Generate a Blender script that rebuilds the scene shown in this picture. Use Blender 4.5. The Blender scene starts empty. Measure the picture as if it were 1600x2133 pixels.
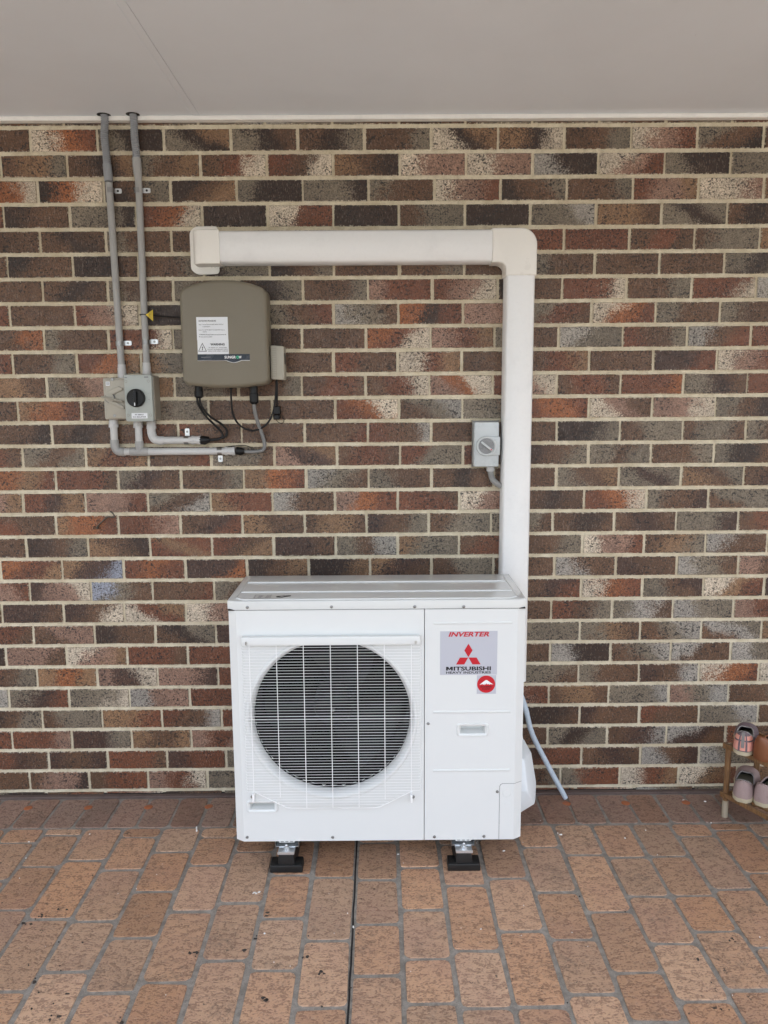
import bpy, bmesh, math, random
from math import sin, cos, pi, radians
from mathutils import Vector, Matrix
random.seed(7)
S = bpy.context.scene
COL = S.collection

# ------------------------------------------------------------------ camera
F, TH, RO, YA, CH, CD = 1621.5, .151204, -.0063513, .004419, 1.6125, 2.97416
def ray(x, y):
    U, V = x - 800, y - 1066.5
    u = U*cos(RO) + V*sin(RO); v = -U*sin(RO) + V*cos(RO)
    xr, up = u/F, -v/F
    yr = cos(TH) + up*sin(TH); z = -sin(TH) + up*cos(TH)
    return Vector((xr*cos(YA) + yr*sin(YA), -xr*sin(YA) + yr*cos(YA), z))
CAMP = Vector((0, -CD, CH))
def W(x, y, d=0.0):                      # survey point -> place on the plane d metres in front of the wall
    r = ray(x, y); return CAMP + r*((CD - d)/r.y)
def G(x, y, z=0.0):                      # survey point -> place on the level z
    r = ray(x, y); return CAMP + r*((z - CH)/r.z)
cam = bpy.data.cameras.new("camera"); co = bpy.data.objects.new("camera", cam); COL.objects.link(co)
fw = ray(800, 1066.5).normalized(); rt = (ray(801, 1066.5) - ray(800, 1066.5)).normalized(); up = rt.cross(fw)
M = Matrix((rt, up, -fw)).transposed().to_4x4(); M.translation = CAMP
co.matrix_world = M
cam.sensor_fit = 'HORIZONTAL'; cam.sensor_width = 36; cam.lens = 36*F/1600
cam.clip_start = .05; cam.clip_end = 2000
S.camera = co

# ------------------------------------------------------------------ sky, sun, exposure
SUN_EL, SUN_AZ = radians(40), radians(14)          # the sun stands behind the house
world = bpy.data.worlds.new("World"); S.world = world; world.use_nodes = True
wn = world.node_tree.nodes; wl = world.node_tree.links
sky = wn.new("ShaderNodeTexSky"); sky.sky_type = 'NISHITA'; sky.sun_disc = False
sky.sun_elevation = SUN_EL; sky.sun_rotation = SUN_AZ
sky.air_density = 1.0; sky.dust_density = 10.0; sky.ozone_density = 0.0
cloud = wn.new("ShaderNodeHueSaturation"); cloud.inputs["Saturation"].default_value = .50      # high thin overcast
wl.new(sky.outputs[0], cloud.inputs["Color"]); wl.new(cloud.outputs[0], wn["Background"].inputs[0]); wn["Background"].inputs[1].default_value = .15
sl = bpy.data.lights.new("sun", 'SUN'); sl.energy = .6; sl.angle = radians(15); sl.color = (1, .97, .93)
so = bpy.data.objects.new("sun", sl); COL.objects.link(so)
sd = Vector((sin(SUN_AZ)*cos(SUN_EL), cos(SUN_AZ)*cos(SUN_EL), sin(SUN_EL)))
so.rotation_euler = sd.to_track_quat('Z', 'Y').to_euler()
S.view_settings.view_transform = 'Standard'; S.view_settings.look = 'None'
S.view_settings.gamma = 1; S.view_settings.use_curve_mapping = False
S.view_settings.exposure = 3.12
S.cycles.max_bounces = 7; S.cycles.diffuse_bounces = 5; S.cycles.glossy_bounces = 3; S.cycles.use_denoising = True

# ------------------------------------------------------------------ materials
def lin(r, g, b, k=1.0):
    f = lambda c: (c/12.92 if c <= .04045 else ((c + .055)/1.055)**2.4)*k
    return (f(r/255), f(g/255), f(b/255), 1)
class Mat:
    def __init__(s, name):
        s.m = bpy.data.materials.new(name); s.m.use_nodes = True
        s.t = s.m.node_tree; s.b = s.t.nodes["Principled BSDF"]
    def n(s, kind, **k):
        nd = s.t.nodes.new("ShaderNode" + kind)
        for a, v in k.items(): setattr(nd, a, v)
        return nd
    def l(s, a, b): s.t.links.new(a, b)
    def put(s, sock, v):
        if hasattr(v, 'is_output') or hasattr(v, 'links'): s.l(v, sock)
        else: sock.default_value = v
    def math(s, op, a, b=0.0, clamp=False):
        nd = s.n("Math", operation=op, use_clamp=clamp); s.put(nd.inputs[0], a); s.put(nd.inputs[1], b); return nd.outputs[0]
    def mix(s, f, a, b, blend='MIX'):
        nd = s.n("Mix", data_type='RGBA', blend_type=blend); s.put(nd.inputs[0], f); s.put(nd.inputs[6], a); s.put(nd.inputs[7], b); return nd.outputs[2]
    def ramp(s, v, a, b, c=0.0, d=1.0, smooth=True):
        nd = s.n("MapRange", interpolation_type='SMOOTHSTEP' if smooth else 'LINEAR')
        s.put(nd.inputs[0], v); 
        for i, q in zip((1, 2, 3, 4), (a, b, c, d)): s.put(nd.inputs[i], q)
        return nd.outputs[0]
    def noise(s, vec, scale, detail=3, rough=.55, dist=0.0):
        nd = s.n("TexNoise"); s.l(vec, nd.inputs["Vector"]); nd.inputs["Scale"].default_value = scale
        nd.inputs["Detail"].default_value = detail; nd.inputs["Roughness"].default_value = rough; nd.inputs["Distortion"].default_value = dist
        return nd.outputs[0]
    def voro(s, vec, scale):
        nd = s.n("TexVoronoi"); s.l(vec, nd.inputs["Vector"]); nd.inputs["Scale"].default_value = scale; return nd.outputs[0]
    def mapping(s, vec, scale=(1, 1, 1), loc=(0, 0, 0)):
        nd = s.n("Mapping"); s.l(vec, nd.inputs[0]); nd.inputs["Scale"].default_value = scale; nd.inputs["Location"].default_value = loc; return nd.outputs[0]
    def pos(s): return s.n("NewGeometry").outputs["Position"]
    def bump(s, h, strength=.5, dist=.002, normal=None):
        nd = s.n("Bump"); s.l(h, nd.inputs["Height"]); nd.inputs["Strength"].default_value = strength; nd.inputs["Distance"].default_value = dist
        if normal: s.l(normal, nd.inputs["Normal"])
        s.l(nd.outputs[0], s.b.inputs["Normal"]); return nd.outputs[0]
    def base(s, c): s.put(s.b.inputs["Base Color"], c)
    def rough(s, v): s.put(s.b.inputs["Roughness"], v)

def plain(name, col, rough=.4, metal=0.0, dirt=.10, bump=.0, dscale=9.0, spec=.5, rvar=1.0):
    m = Mat(name); p = m.pos()
    n1 = m.noise(p, dscale, 5, .65); n2 = m.noise(p, dscale*14, 3)
    dark = tuple(c*.62 for c in col[:3]) + (1,)
    f = m.math('MULTIPLY', m.ramp(n1, .5, .8), dirt*3)
    c = m.mix(f, col, dark)
    c = m.mix(m.math('MULTIPLY', m.ramp(n2, .45, .75), dirt*.8), c, dark)
    m.base(c); m.b.inputs["Metallic"].default_value = metal
    m.b.inputs["Specular IOR Level"].default_value = spec
    m.rough(m.ramp(n1, .3, .75, max(.05, rough - .06*rvar), rough + .1*rvar))
    if bump: m.bump(m.noise(p, 420, 2), bump, .0006)
    return m.m

def brick_material():
    m = Mat("flashed clay brick")
    a = lambda nm: m.n("Attribute", attribute_name=nm)
    c0, c1, c2 = (a(k).outputs["Color"] for k in ("tone_a", "tone_b", "tone_c"))
    rnd = a("seed").outputs["Fac"]
    uv = m.n("UVMap", uv_map="local"); sp = m.n("SeparateXYZ"); m.l(uv.outputs[0], sp.inputs[0])
    u, v = sp.outputs[0], sp.outputs[1]
    cb = m.n("CombineXYZ"); m.l(m.math('MULTIPLY', u, .23), cb.inputs[0]); m.l(v, cb.inputs[1]); m.l(m.math('MULTIPLY', rnd, 37.0), cb.inputs[2]); P = cb.outputs[0]
    big = m.noise(P, 9, 2, .5); mid = m.noise(P, 38, 4, .6)
    slope = m.math('MULTIPLY', v, m.math('MULTIPLY', m.math('SUBTRACT', m.noise(P, .5, 0), .5), 30.0))
    t = m.math('ADD', m.math('ADD', u, slope), m.math('ADD', m.math('MULTIPLY', m.math('SUBTRACT', big, .5), .75), m.math('MULTIPLY', m.math('SUBTRACT', mid, .5), .28)))
    grain = m.noise(m.mapping(P, (1, .8, 1), (2, 5, 3)), 230, 2, .6)
    t = m.math('ADD', t, m.math('MULTIPLY', m.math('SUBTRACT', grain, .5), .85))
    c = m.mix(m.ramp(t, .17, .44), c0, c1); c = m.mix(m.ramp(t, .58, .86), c, c2)
    c = m.mix(m.ramp(grain, .42, .66, 0, .45), c, m.mix(.55, c, (.018, .012, .010, 1)))
    # fired speckle: dark iron spots, pale grit, drag marks
    sp1 = m.noise(P, 210, 3, .65); sp2 = m.noise(m.mapping(P, (1, 1.1, 1), (3, 7, 1)), 125, 2, .5); sp3 = m.noise(m.mapping(P, (1, .25, 1), (1, 9, 4)), 300, 2)
    c = m.mix(m.math('MULTIPLY', m.ramp(sp1, .46, .60), .62), c, m.mix(.80, c, (.012, .010, .010, 1)))
    c = m.mix(m.math('MULTIPLY', m.ramp(sp3, .57, .68), .26), c, m.mix(.6, c, (.62, .52, .42, 1)))
    gate = m.ramp(m.noise(m.mapping(P, (1, 1, 1), (9, 2, 5)), 14, 2), .30, .58)
    spots = m.math('MULTIPLY', m.ramp(sp2, .575, .615), gate)
    c = m.mix(m.math('MULTIPLY', spots, .88), c, (.012, .011, .012, 1))
    cloud = m.noise(m.mapping(P, (1, 1, 1), (4, 4, 8)), 24, 3)
    c = m.mix(m.ramp(cloud, .35, .7, 0, .3), c, m.mix(.5, c, (.02, .014, .012, 1)))
    # mortar smeared over the arrises
    eu = m.math('SUBTRACT', .5, m.math('ABSOLUTE', m.math('SUBTRACT', u, .5)))
    eu = m.math('MULTIPLY', eu, .230); ev = m.math('SUBTRACT', .0363, m.math('ABSOLUTE', v))
    e = m.math('MINIMUM', eu, ev)
    e = m.math('ADD', e, m.math('MULTIPLY', m.math('SUBTRACT', .55, m.noise(P, 100, 4, .8)), .027))
    sm = m.ramp(e, .0002, .0016, 1, 0)
    c = m.mix(m.math('MULTIPLY', sm, .85), c, (.56, .49, .38, 1))
    m.base(c)
    m.rough(m.ramp(mid, .3, .7, .38, .62))
    h = m.math('SUBTRACT', m.math('ADD', m.math('MULTIPLY', sp1, .5), m.math('MULTIPLY', mid, .8)), m.math('MULTIPLY', spots, .9))
    m.bump(h, .7, .0028)
    return m.m
def mortar_material():
    m = Mat("cream mortar"); p = m.pos()
    n1 = m.noise(p, 22, 4, .6); n2 = m.noise(p, 330, 3, .6); n3 = m.noise(p, 3.0, 3)
    c = m.mix(m.ramp(n1, .3, .75), (.70, .63, .48, 1), (.54, .465, .325, 1))
    c = m.mix(m.ramp(n2, .58, .72, 0, .6), c, (.25, .21, .16, 1))
    c = m.mix(m.ramp(n3, .42, .72, 0, .5), c, (.46, .37, .24, 1))
    c = m.mix(m.ramp(m.noise(p, 60, 4, .7), .50, .68, 0, .4), c, (.36, .30, .22, 1))
    m.base(c); m.rough(.9)
    m.bump(m.math('ADD', m.math('MULTIPLY', n1, 1.0), m.math('MULTIPLY', n2, .5)), .8, .004)
    return m.m
def paver_material():
    m = Mat("stencilled terracotta concrete"); p = m.pos()
    a = m.n("Attribute", attribute_name="tone").outputs["Color"]
    s1 = m.mapping(p, (.75, 1.1, 1))
    n2 = m.noise(s1, 165, 3, .6); nm = m.noise(s1, 46, 5, .7); n1 = m.math('ADD', m.math('MULTIPLY', n2, .45), m.math('MULTIPLY', nm, .55)); n3 = m.noise(p, 4.5, 3); n4 = m.noise(p, 420, 2)
    c = m.mix(m.ramp(n1, .505, .545, 0, .78), a, m.mix(.66, a, (.115, .060, .040, 1)))
    c = m.mix(m.ramp(n2, .55, .63, 0, .45), c, m.mix(.6, a, (.10, .052, .036, 1)))
    c = m.mix(m.ramp(m.noise(s1, 60, 5, .7), .55, .7, 0, .40), c, (.50, .36, .26, 1))
    c = m.mix(m.ramp(n3, .42, .7, 0, .42), c, m.mix(.55, c, (.36, .19, .15, 1)))
    st = m.math('MULTIPLY', m.ramp(m.noise(p, 34, 4, .7), .625, .68), m.ramp(m.noise(p, 2.4, 2), .42, .60))
    c = m.mix(m.math('MULTIPLY', st, .8), c, (.035, .028, .024, 1))
    gr = m.math('MULTIPLY', m.ramp(m.noise(p, 6.5, 6, .75), .50, .66), m.ramp(m.noise(p, 55, 3, .7), .36, .62))
    c = m.mix(m.math('MULTIPLY', gr, .75), c, m.mix(.62, c, (.075, .058, .048, 1)))
    m.base(c); m.rough(m.ramp(n1, .35, .65, .5, .75))
    m.bump(m.math('ADD', m.math('MULTIPLY', m.ramp(n1, .46, .56, 1, 0), .8), m.math('MULTIPLY', n2, .5)), .8, .0025)
    return m.m
def grout_material():
    m = Mat("grey cement joint"); p = m.pos()
    n1 = m.noise(p, 30, 5, .7); n2 = m.noise(p, 300, 3)
    c = m.mix(m.ramp(n1, .3, .7), (.33, .30, .26, 1), (.19, .17, .145, 1))
    c = m.mix(m.ramp(n2, .55, .7, 0, .5), c, (.09, .08, .07, 1))
    m.base(c); m.rough(.85); m.bump(m.math('ADD', n1, n2), .6, .003); return m.m
def ceiling_material():
    m = Mat("painted fibre cement sheet"); p = m.pos()
    n1 = m.noise(p, 1.6, 4, .6); n2 = m.noise(p, 60, 3); n3 = m.noise(p, 16, 4, .75)
    c = m.mix(m.ramp(n1, .35, .7), (.80, .84, .87, 1), (.77, .805, .83, 1))
    c = m.mix(m.ramp(n3, .735, .76, 0, .55), c, (.16, .14, .12, 1))
    m.base(c); m.rough(.6); m.bump(n2, .12, .001); return m.m
def bamboo_material():
    m = Mat("varnished bamboo"); p = m.pos()
    g = m.noise(m.mapping(p, (60, 60, 6)), 3, 4, .6); n = m.noise(p, 25, 3)
    c = m.mix(m.ramp(g, .3, .7), (.245, .135, .060, 1), (.135, .068, .030, 1))
    c = m.mix(m.ramp(n, .55, .75, 0, .6), c, (.07, .03, .012, 1))
    m.base(c); m.rough(.38); m.bump(g, .2, .001); return m.m
def ground_material():
    m = Mat("grey gravel yard"); p = m.pos()
    c = m.mix(m.ramp(m.noise(p, 3, 5), .3, .7), (.14, .145, .14, 1), (.105, .105, .10, 1))
    m.base(c); m.rough(.9); return m.m
MAT = {}
def build_mats():
    MAT.update(
        brick=brick_material(), mortar=mortar_material(), paver=paver_material(), grout=grout_material(),
        ceiling=ceiling_material(), bamboo=bamboo_material(), lawn=ground_material(),
        trim=plain("white trim paint", (.80, .78, .73, 1), .5, dirt=.12),
        acwhite=plain("warm white powder coat", (.72, .735, .72, 1), .30, dirt=.004, bump=.10, dscale=1.2, rvar=.15),
        lidwhite=plain("glossy lid coat", (.66, .67, .65, 1), .13, dirt=.04, dscale=4, spec=.7),
        grille=plain("white grille coat", (.90, .905, .90, 1), .35, dirt=.02),
        valve=plain("pale plastic", (.74, .78, .80, 1), .42, dirt=.03),
        ductw=plain("white trunking plastic", (.80, .80, .785, 1), .34, dirt=.07, dscale=6),
        ductc=plain("cream trunking fitting", (.80, .775, .715, 1), .32, dirt=.03),
        blackp=plain("black plastic", (.007, .007, .0075, 1), .42, dirt=.0, spec=.3),
        chamber=plain("dark coil and shade liner", (.006, .006, .007, 1), .8, dirt=.0, spec=.15),
        fanblade=plain("charcoal fan plastic", (.007, .0075, .009, 1), .55, dirt=.0, spec=.2),
        rubber=plain("black rubber", (.010, .010, .010, 1), .5, dirt=.0),
        zinc=plain("zinc plated steel", (.70, .72, .73, 1), .34, .75, dirt=.12, dscale=40),
        steel=plain("dull screw steel", (.30, .30, .29, 1), .35, 1.0, dirt=.2, dscale=60),
        gpvc=plain("grey conduit plastic", (.35, .345, .33, 1), .45, dirt=.20, dscale=14),
        lpvc=plain("pale conduit plastic", (.52, .515, .50, 1), .42, dirt=.14, dscale=14),
        dpvc=plain("mid grey conduit plastic", (.27, .28, .29, 1), .45, dirt=.10, dscale=14),
        inverter=plain("taupe powder coat", (.178, .156, .112, 1), .48, dirt=.05, bump=.2, dscale=6),
        module=plain("beige plastic", (.36, .335, .27, 1), .45, dirt=.06),
        isoac=plain("beige isolator plastic", (.39, .36, .295, 1), .40, dirt=.12, dscale=12),
        isopv=plain("grey green isolator plastic", (.36, .385, .355, 1), .42, dirt=.05),
        isoside=plain("taupe isolator base", (.26, .235, .19, 1), .5, dirt=.10),
        isogrey=plain("light grey isolator plastic", (.52, .55, .55, 1), .22, dirt=.03),
        dialgrey=plain("mid grey dial", (.22, .225, .23, 1), .3, dirt=.05),
        label=plain("white label film", (.72, .74, .76, 1), .4, dirt=.04),
        silver=plain("silver label film", (.50, .51, .56, 1), .35, 0.0, dirt=.02),
        navy=plain("navy label film", (.012, .020, .034, 1), .25, dirt=.0),
        red=plain("red print", (.52, .008, .02, 1), .35, dirt=.0),
        ink=plain("black print", (.012, .012, .013, 1), .5, dirt=.0),
        greyink=plain("faded grey print", (.16, .16, .17, 1), .5, dirt=.0),
        green=plain("green glare print", (.03, .62, .32, 1), .4, dirt=.0),
        wprint=plain("white print", (.82, .83, .83, 1), .4, dirt=.0),
        yellow=plain("yellow tag", (.62, .44, .015, 1), .45, dirt=.08, dscale=60),
        hose=plain("pale blue grey hose", (.50, .58, .66, 1), .28, dirt=.06, dscale=20),
        cable=plain("grey cable sheath", (.19, .19, .185, 1), .5, dirt=.1),
        plug=plain("terracotta plastic plug", (.36, .115, .045, 1), .5, dirt=.1, dscale=30),
        brass=plain("tarnished hook metal", (.10, .09, .075, 1), .32, .7, dirt=.35, dscale=60),
        pinkfab=plain("dusty pink canvas", (.36, .262, .245, 1), .8, dirt=.30, bump=.6, dscale=26),
        peach=plain("peach canvas", (.72, .32, .25, 1), .6, dirt=.06, dscale=30),
        mauve=plain("mauve mesh fabric", (.155, .115, .125, 1), .75, dirt=.15, bump=.6, dscale=30),
        sole=plain("grubby cream rubber sole", (.52, .45, .31, 1), .6, dirt=.3, dscale=34),
        tan=plain("tan leather", (.19, .066, .026, 1), .40, dirt=.12, dscale=14),
        wornwood=plain("worn grey wood", (.36, .30, .22, 1), .7, dirt=.3, dscale=30),
        lining=plain("dark lining", (.012, .011, .012, 1), .8, dirt=.0),
        greyband=plain("grey webbing", (.22, .20, .19, 1), .7, dirt=.1),
        fleck=plain("white paint chip", (.82, .80, .76, 1), .6, dirt=.05),
        leaf=plain("dark dried dirt", (.040, .032, .026, 1), .8, dirt=.2, dscale=60),
        gap=plain("near black gap", (.012, .010, .009, 1), .9, dirt=.0),  # near-black fill shared by seams, joints and holes
        skirt=plain("plum stained concrete", (.105, .072, .062, 1), .7, dirt=.35, bump=.8, dscale=18),
        roof=plain("roof steel", (.30, .29, .27, 1), .5, dirt=.1),
        whitepipe=plain("white pipe lagging", (.82, .83, .82, 1), .6, dirt=.03))
build_mats()

# ------------------------------------------------------------------ mesh helpers (everything is drawn in world metres)
WLOC = {}
def wloc(o): return WLOC.get(o.name, Vector())
def link(o, parent=None, at=Vector()):
    COL.objects.link(o)
    if parent: o.parent = parent
    o.location = at - (wloc(parent) if parent else Vector())
    WLOC[o.name] = Vector(at)
    return o
def thing(name, label, cat, at, group=None):
    o = bpy.data.objects.new(name, None); o.empty_display_size = .05
    link(o, None, Vector(at)); return tag(o, label, cat, group)
def tag(o, label, cat, group=None):
    o["label"] = label; o["category"] = cat
    if group: o["group"] = group
    return o
def obj(name, bm, mat, parent=None, smooth=35, label=None):
    me = bpy.data.meshes.new(name)
    if isinstance(bm, bmesh.types.BMesh):
        bmesh.ops.recalc_face_normals(bm, faces=bm.faces); bm.to_mesh(me); bm.free()
    else: me = bm
    lo = Vector((1e9,)*3); hi = -lo
    for v in me.vertices:
        for i in range(3): lo[i] = min(lo[i], v.co[i]); hi[i] = max(hi[i], v.co[i])
    c = (lo + hi)/2
    me.transform(Matrix.Translation(-c))
    if smooth:
        me.polygons.foreach_set("use_smooth", [True]*len(me.polygons)); me.set_sharp_from_angle(angle=radians(smooth))
    if mat: me.materials.append(MAT[mat])
    o = bpy.data.objects.new(name, me); link(o, parent, c)
    if label: o["label"] = label
    return o
def BM(): return bmesh.new()
def box(bm, x0, x1, y0, y1, z0, z1, bev=0.0, seg=2):
    t = bmesh.new(); bmesh.ops.create_cube(t, size=1)
    for v in t.verts: v.co = Vector(((x0 + x1)/2 + v.co.x*(x1 - x0), (y0 + y1)/2 + v.co.y*(y1 - y0), (z0 + z1)/2 + v.co.z*(z1 - z0)))
    if bev: bmesh.ops.bevel(t, geom=t.edges[:], offset=bev, segments=seg, profile=.5, affect='EDGES')
    me = bpy.data.meshes.new("tmp"); t.to_mesh(me); t.free(); bm.from_mesh(me); bpy.data.meshes.remove(me); return bm
def prism(bm, pts, axis, a, b, bev=0.0, seg=2, only_b=False):
    """outline pts (2-D) swept along axis from a to b; 'y': pts are (x,z); 'z': (x,y); 'x': (y,z)"""
    def P(p, t): return {'y': (p[0], t, p[1]), 'z': (p[0], p[1], t), 'x': (t, p[0], p[1])}[axis]
    t = bmesh.new()
    A = [t.verts.new(P(p, a)) for p in pts]; B = [t.verts.new(P(p, b)) for p in pts]
    fa = t.faces.new(A); fb = t.faces.new(B[::-1])
    for i in range(len(pts)): t.faces.new((A[i], B[i], B[(i + 1) % len(pts)], A[(i + 1) % len(pts)]))
    bmesh.ops.recalc_face_normals(t, faces=t.faces)
    if bev:
        es = list(fb.edges) + ([] if only_b else list(fa.edges))
        bmesh.ops.bevel(t, geom=es, offset=bev, segments=seg, profile=.5, affect='EDGES')
    me = bpy.data.meshes.new("tmp"); t.to_mesh(me); t.free(); bm.from_mesh(me); bpy.data.meshes.remove(me); return bm
def rrect(cx, cz, w, h, r, n=5):
    out = []
    for k, (sx, sz) in enumerate(((1, 1), (-1, 1), (-1, -1), (1, -1))):
        for i in range(n + 1):
            a = k*pi/2 + i*pi/2/n
            out.append((cx + sx*(w/2 - r) + r*cos(a), cz + sz*(h/2 - r) + r*sin(a)))
    return out
def circ(cx, cz, r, n=32, a0=0.0): return [(cx + r*cos(a0 + 2*pi*i/n), cz + r*sin(a0 + 2*pi*i/n)) for i in range(n)]
def fillet(pts, r, n=5):
    out = []; m = len(pts)
    for i in range(m):
        p0, p, p1 = Vector(pts[i-1]), Vector(pts[i]), Vector(pts[(i+1) % m])
        a = (p0 - p); b = (p1 - p); rr = min(r, a.length*.45, b.length*.45)
        s, e = p + a.normalized()*rr, p + b.normalized()*rr
        for k in range(n + 1):
            t = k/n; out.append(tuple(s*(1-t)**2 + p*2*t*(1-t) + e*t*t))
    return out
def tube(bm, path, r, n=10, cap=True, corr=None):
    """round tube along a path of Vectors; r a number or one per point"""
    pts = [Vector(p) for p in path]; rings = []
    nrm = None
    for i, p in enumerate(pts):
        d = (pts[min(i+1, len(pts)-1)] - pts[max(i-1, 0)]).normalized()
        if nrm is None:
            nrm = d.orthogonal().normalized()
        nrm = (nrm - d*nrm.dot(d)).normalized(); bn = d.cross(nrm)
        rr = r[i] if isinstance(r, (list, tuple)) else r
        rings.append([bm.verts.new(p + (nrm*cos(2*pi*k/n) + bn*sin(2*pi*k/n))*rr) for k in range(n)])
    for A, B in zip(rings, rings[1:]):
        for k in range(n): bm.faces.new((A[k], A[(k+1) % n], B[(k+1) % n], B[k]))
    if cap: bm.faces.new(rings[0][::-1]); bm.faces.new(rings[-1])
    return bm
def spline(ctrl, n=10):
    P = [Vector(c) for c in ctrl]; P = [P[0]*2 - P[1]] + P + [P[-1]*2 - P[-2]]; out = []
    for i in range(1, len(P) - 2):
        for k in range(n):
            t = k/n; a, b, c, d = P[i-1:i+3]
            out.append(.5*((2*b) + (c - a)*t + (2*a - 5*b + 4*c - d)*t*t + (3*b - a - 3*c + d)*t**3))
    out.append(P[-2]); return out
def corrugate(path, r, pitch):
    """resample a path and give it corrugation radii"""
    L = [0.0]
    for a, b in zip(path, path[1:]): L.append(L[-1] + (b - a).length)
    n = int(L[-1]/pitch)*4; pts = []; rr = []; j = 0
    for i in range(n + 1):
        s = L[-1]*i/n
        while j < len(L) - 2 and L[j+1] < s: j += 1
        t = (s - L[j])/max(1e-9, L[j+1] - L[j]); pts.append(path[j].lerp(path[j+1], t)); rr.append(r*(1, .985, .80, .985)[i % 4])
    return pts, rr
def lathe(bm, prof, origin, axis, n=32):
    """prof = (radius, distance along axis)"""
    ax = Vector(axis).normalized(); u = ax.orthogonal().normalized(); v = ax.cross(u); o = Vector(origin); rings = []
    for r, h in prof: rings.append([bm.verts.new(o + ax*h + (u*cos(2*pi*k/n) + v*sin(2*pi*k/n))*max(r, 1e-5)) for k in range(n)])
    for A, B in zip(rings, rings[1:]):
        for k in range(n): bm.faces.new((A[k], A[(k+1) % n], B[(k+1) % n], B[k]))
    if prof[0][0] > 1e-4: bm.faces.new(rings[0][::-1])
    if prof[-1][0] > 1e-4: bm.faces.new(rings[-1])
    return bm
def cut(bm, cutters):
    """boolean difference, evaluated at once"""
    me = bpy.data.meshes.new("a"); bmesh.ops.recalc_face_normals(bm, faces=bm.faces); bm.to_mesh(me); bm.free(); a = bpy.data.objects.new("a", me); COL.objects.link(a); tmp = []
    for c in cutters:
        mc = bpy.data.meshes.new("c"); bmesh.ops.recalc_face_normals(c, faces=c.faces); c.to_mesh(mc); c.free(); oc = bpy.data.objects.new("c", mc); COL.objects.link(oc); tmp.append(oc)
        md = a.modifiers.new("b", 'BOOLEAN'); md.object = oc; md.operation = 'DIFFERENCE'; md.solver = 'EXACT'
    dg = bpy.context.evaluated_depsgraph_get(); out = bpy.data.meshes.new_from_object(a.evaluated_get(dg))
    for o in tmp + [a]:
        d = o.data; bpy.data.objects.remove(o); bpy.data.meshes.remove(d)
    return out
def text(name, s, x, z, y, height, mat, parent, width=None, bold=0.0, shear=0.0, align='LEFT'):
    """lettering standing on a plane facing -y; x,z = left (or centre) and baseline; height = cap height"""
    cu = bpy.data.curves.new("t", 'FONT'); cu.body = s; cu.size = 1; cu.shear = shear; cu.offset = bold; cu.align_x = align; cu.resolution_u = 3; cu.fill_mode = 'FRONT'
    o = bpy.data.objects.new("t", cu); COL.objects.link(o)
    me = bpy.data.meshes.new_from_object(o.evaluated_get(bpy.context.evaluated_depsgraph_get()))
    bpy.data.objects.remove(o); bpy.data.curves.remove(cu)
    xs = [v.co.x for v in me.vertices]
    if not xs: return
    sz = height/.70; sx = (width/(max(xs) - min(xs))) if width else sz
    x00 = min(xs) if align == 'LEFT' else (min(xs) + max(xs))/2
    for v in me.vertices: v.co = Vector((x + (v.co.x - x00)*sx, y, z + v.co.y*sz))
    return obj(name, me, mat, parent, smooth=None)
def sheet(bm, pts, y):
    bm.faces.new([bm.verts.new((p[0], y, p[1])) for p in pts]); return bm

# ------------------------------------------------------------------ ground and patio floor
g = BM()
for x0, x1, y0, y1 in ((-300, 300, -300, 300),):
    g.faces.new([g.verts.new(p) for p in ((x0, y0, -.12), (x1, y0, -.12), (x1, y1, -.12), (x0, y1, -.12))])
o = obj("ground", g, "lawn", smooth=None); o["kind"] = "structure"
FX = 4.6
floor = BM(); box(floor, -FX, FX, -3.3, .30, -.11, -.0030)
floor = obj("patio_floor", floor, "grout", smooth=None); floor["kind"] = "structure"

def paver_verts(x0, x1, y0, y1, z, r=.015):
    r = min(r, (x1-x0)*.3, (y1-y0)*.3); out = []
    for k, (cx, cy) in enumerate(((x1-r, y1-r), (x0+r, y1-r), (x0+r, y0+r), (x1-r, y0+r))):
        for i in range(3):
            a = k*pi/2 + i*pi/4
            j = random.uniform(-.0022, .0022)
            out.append((cx + (r + j)*cos(a), cy + (r + j)*sin(a)))
    return out
def paver(bm, x0, x1, y0, y1, tone, lay):
    z = random.uniform(-.0013, .0013); P = paver_verts(x0, x1, y0, y1, z); cx, cy = (x0+x1)/2, (y0+y1)/2
    def ring(ins, zz): return [bm.verts.new((p[0] + (cx-p[0])/max(.01, abs(cx-p[0]) + abs(cy-p[1]))*ins, p[1] + (cy-p[1])/max(.01, abs(cx-p[0]) + abs(cy-p[1]))*ins, zz)) for p in P]
    A, B = ring(0, -.0052), ring(.0020, z); n = len(A)
    fs = [bm.faces.new((A[i], A[(i+1) % n], B[(i+1) % n], B[i])) for i in range(n)] + [bm.faces.new(B)]
    for f in fs:
        for l in f.loops: l[lay] = tone
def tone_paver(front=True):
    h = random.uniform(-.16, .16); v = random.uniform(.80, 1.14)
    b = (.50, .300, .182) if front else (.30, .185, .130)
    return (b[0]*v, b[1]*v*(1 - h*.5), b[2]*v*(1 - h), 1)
PW = .1464
known = {-3: [-.343], -2: [-.295, -.49, -.716], -1: [-.455, -.761, -1.059], 0: [-.312, -.512, -.773, -.987], 1: [-.409, -.632, -.852, -1.067],
    2: [-.32, -.489, -.732, -1.031], 3: [-.413, -.693, -.949], 4: [-.34, -.55, -.768, -.989], 5: [-.33, -.563, -.869, -1.127], 6: [-.36, -.579, -.8, -1.014], 7: [-.30, -.514, -.734, -.95, -1.116],
    8: [-.38, -.615, -.918], 9: [-.34, -.578, -.836, -1.132], 10: [-.399, -.653, -.875, -1.089], 11: [-.448, -.754, -1.012, -1.185], 12: [-.465, -.679, -.898],
    13: [-.46, -.678, -.846, -1.08], 14: [-.339, -.646, -.918], 15: [-.299, -.561]}
cells = []
HJ = -.2505
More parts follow.
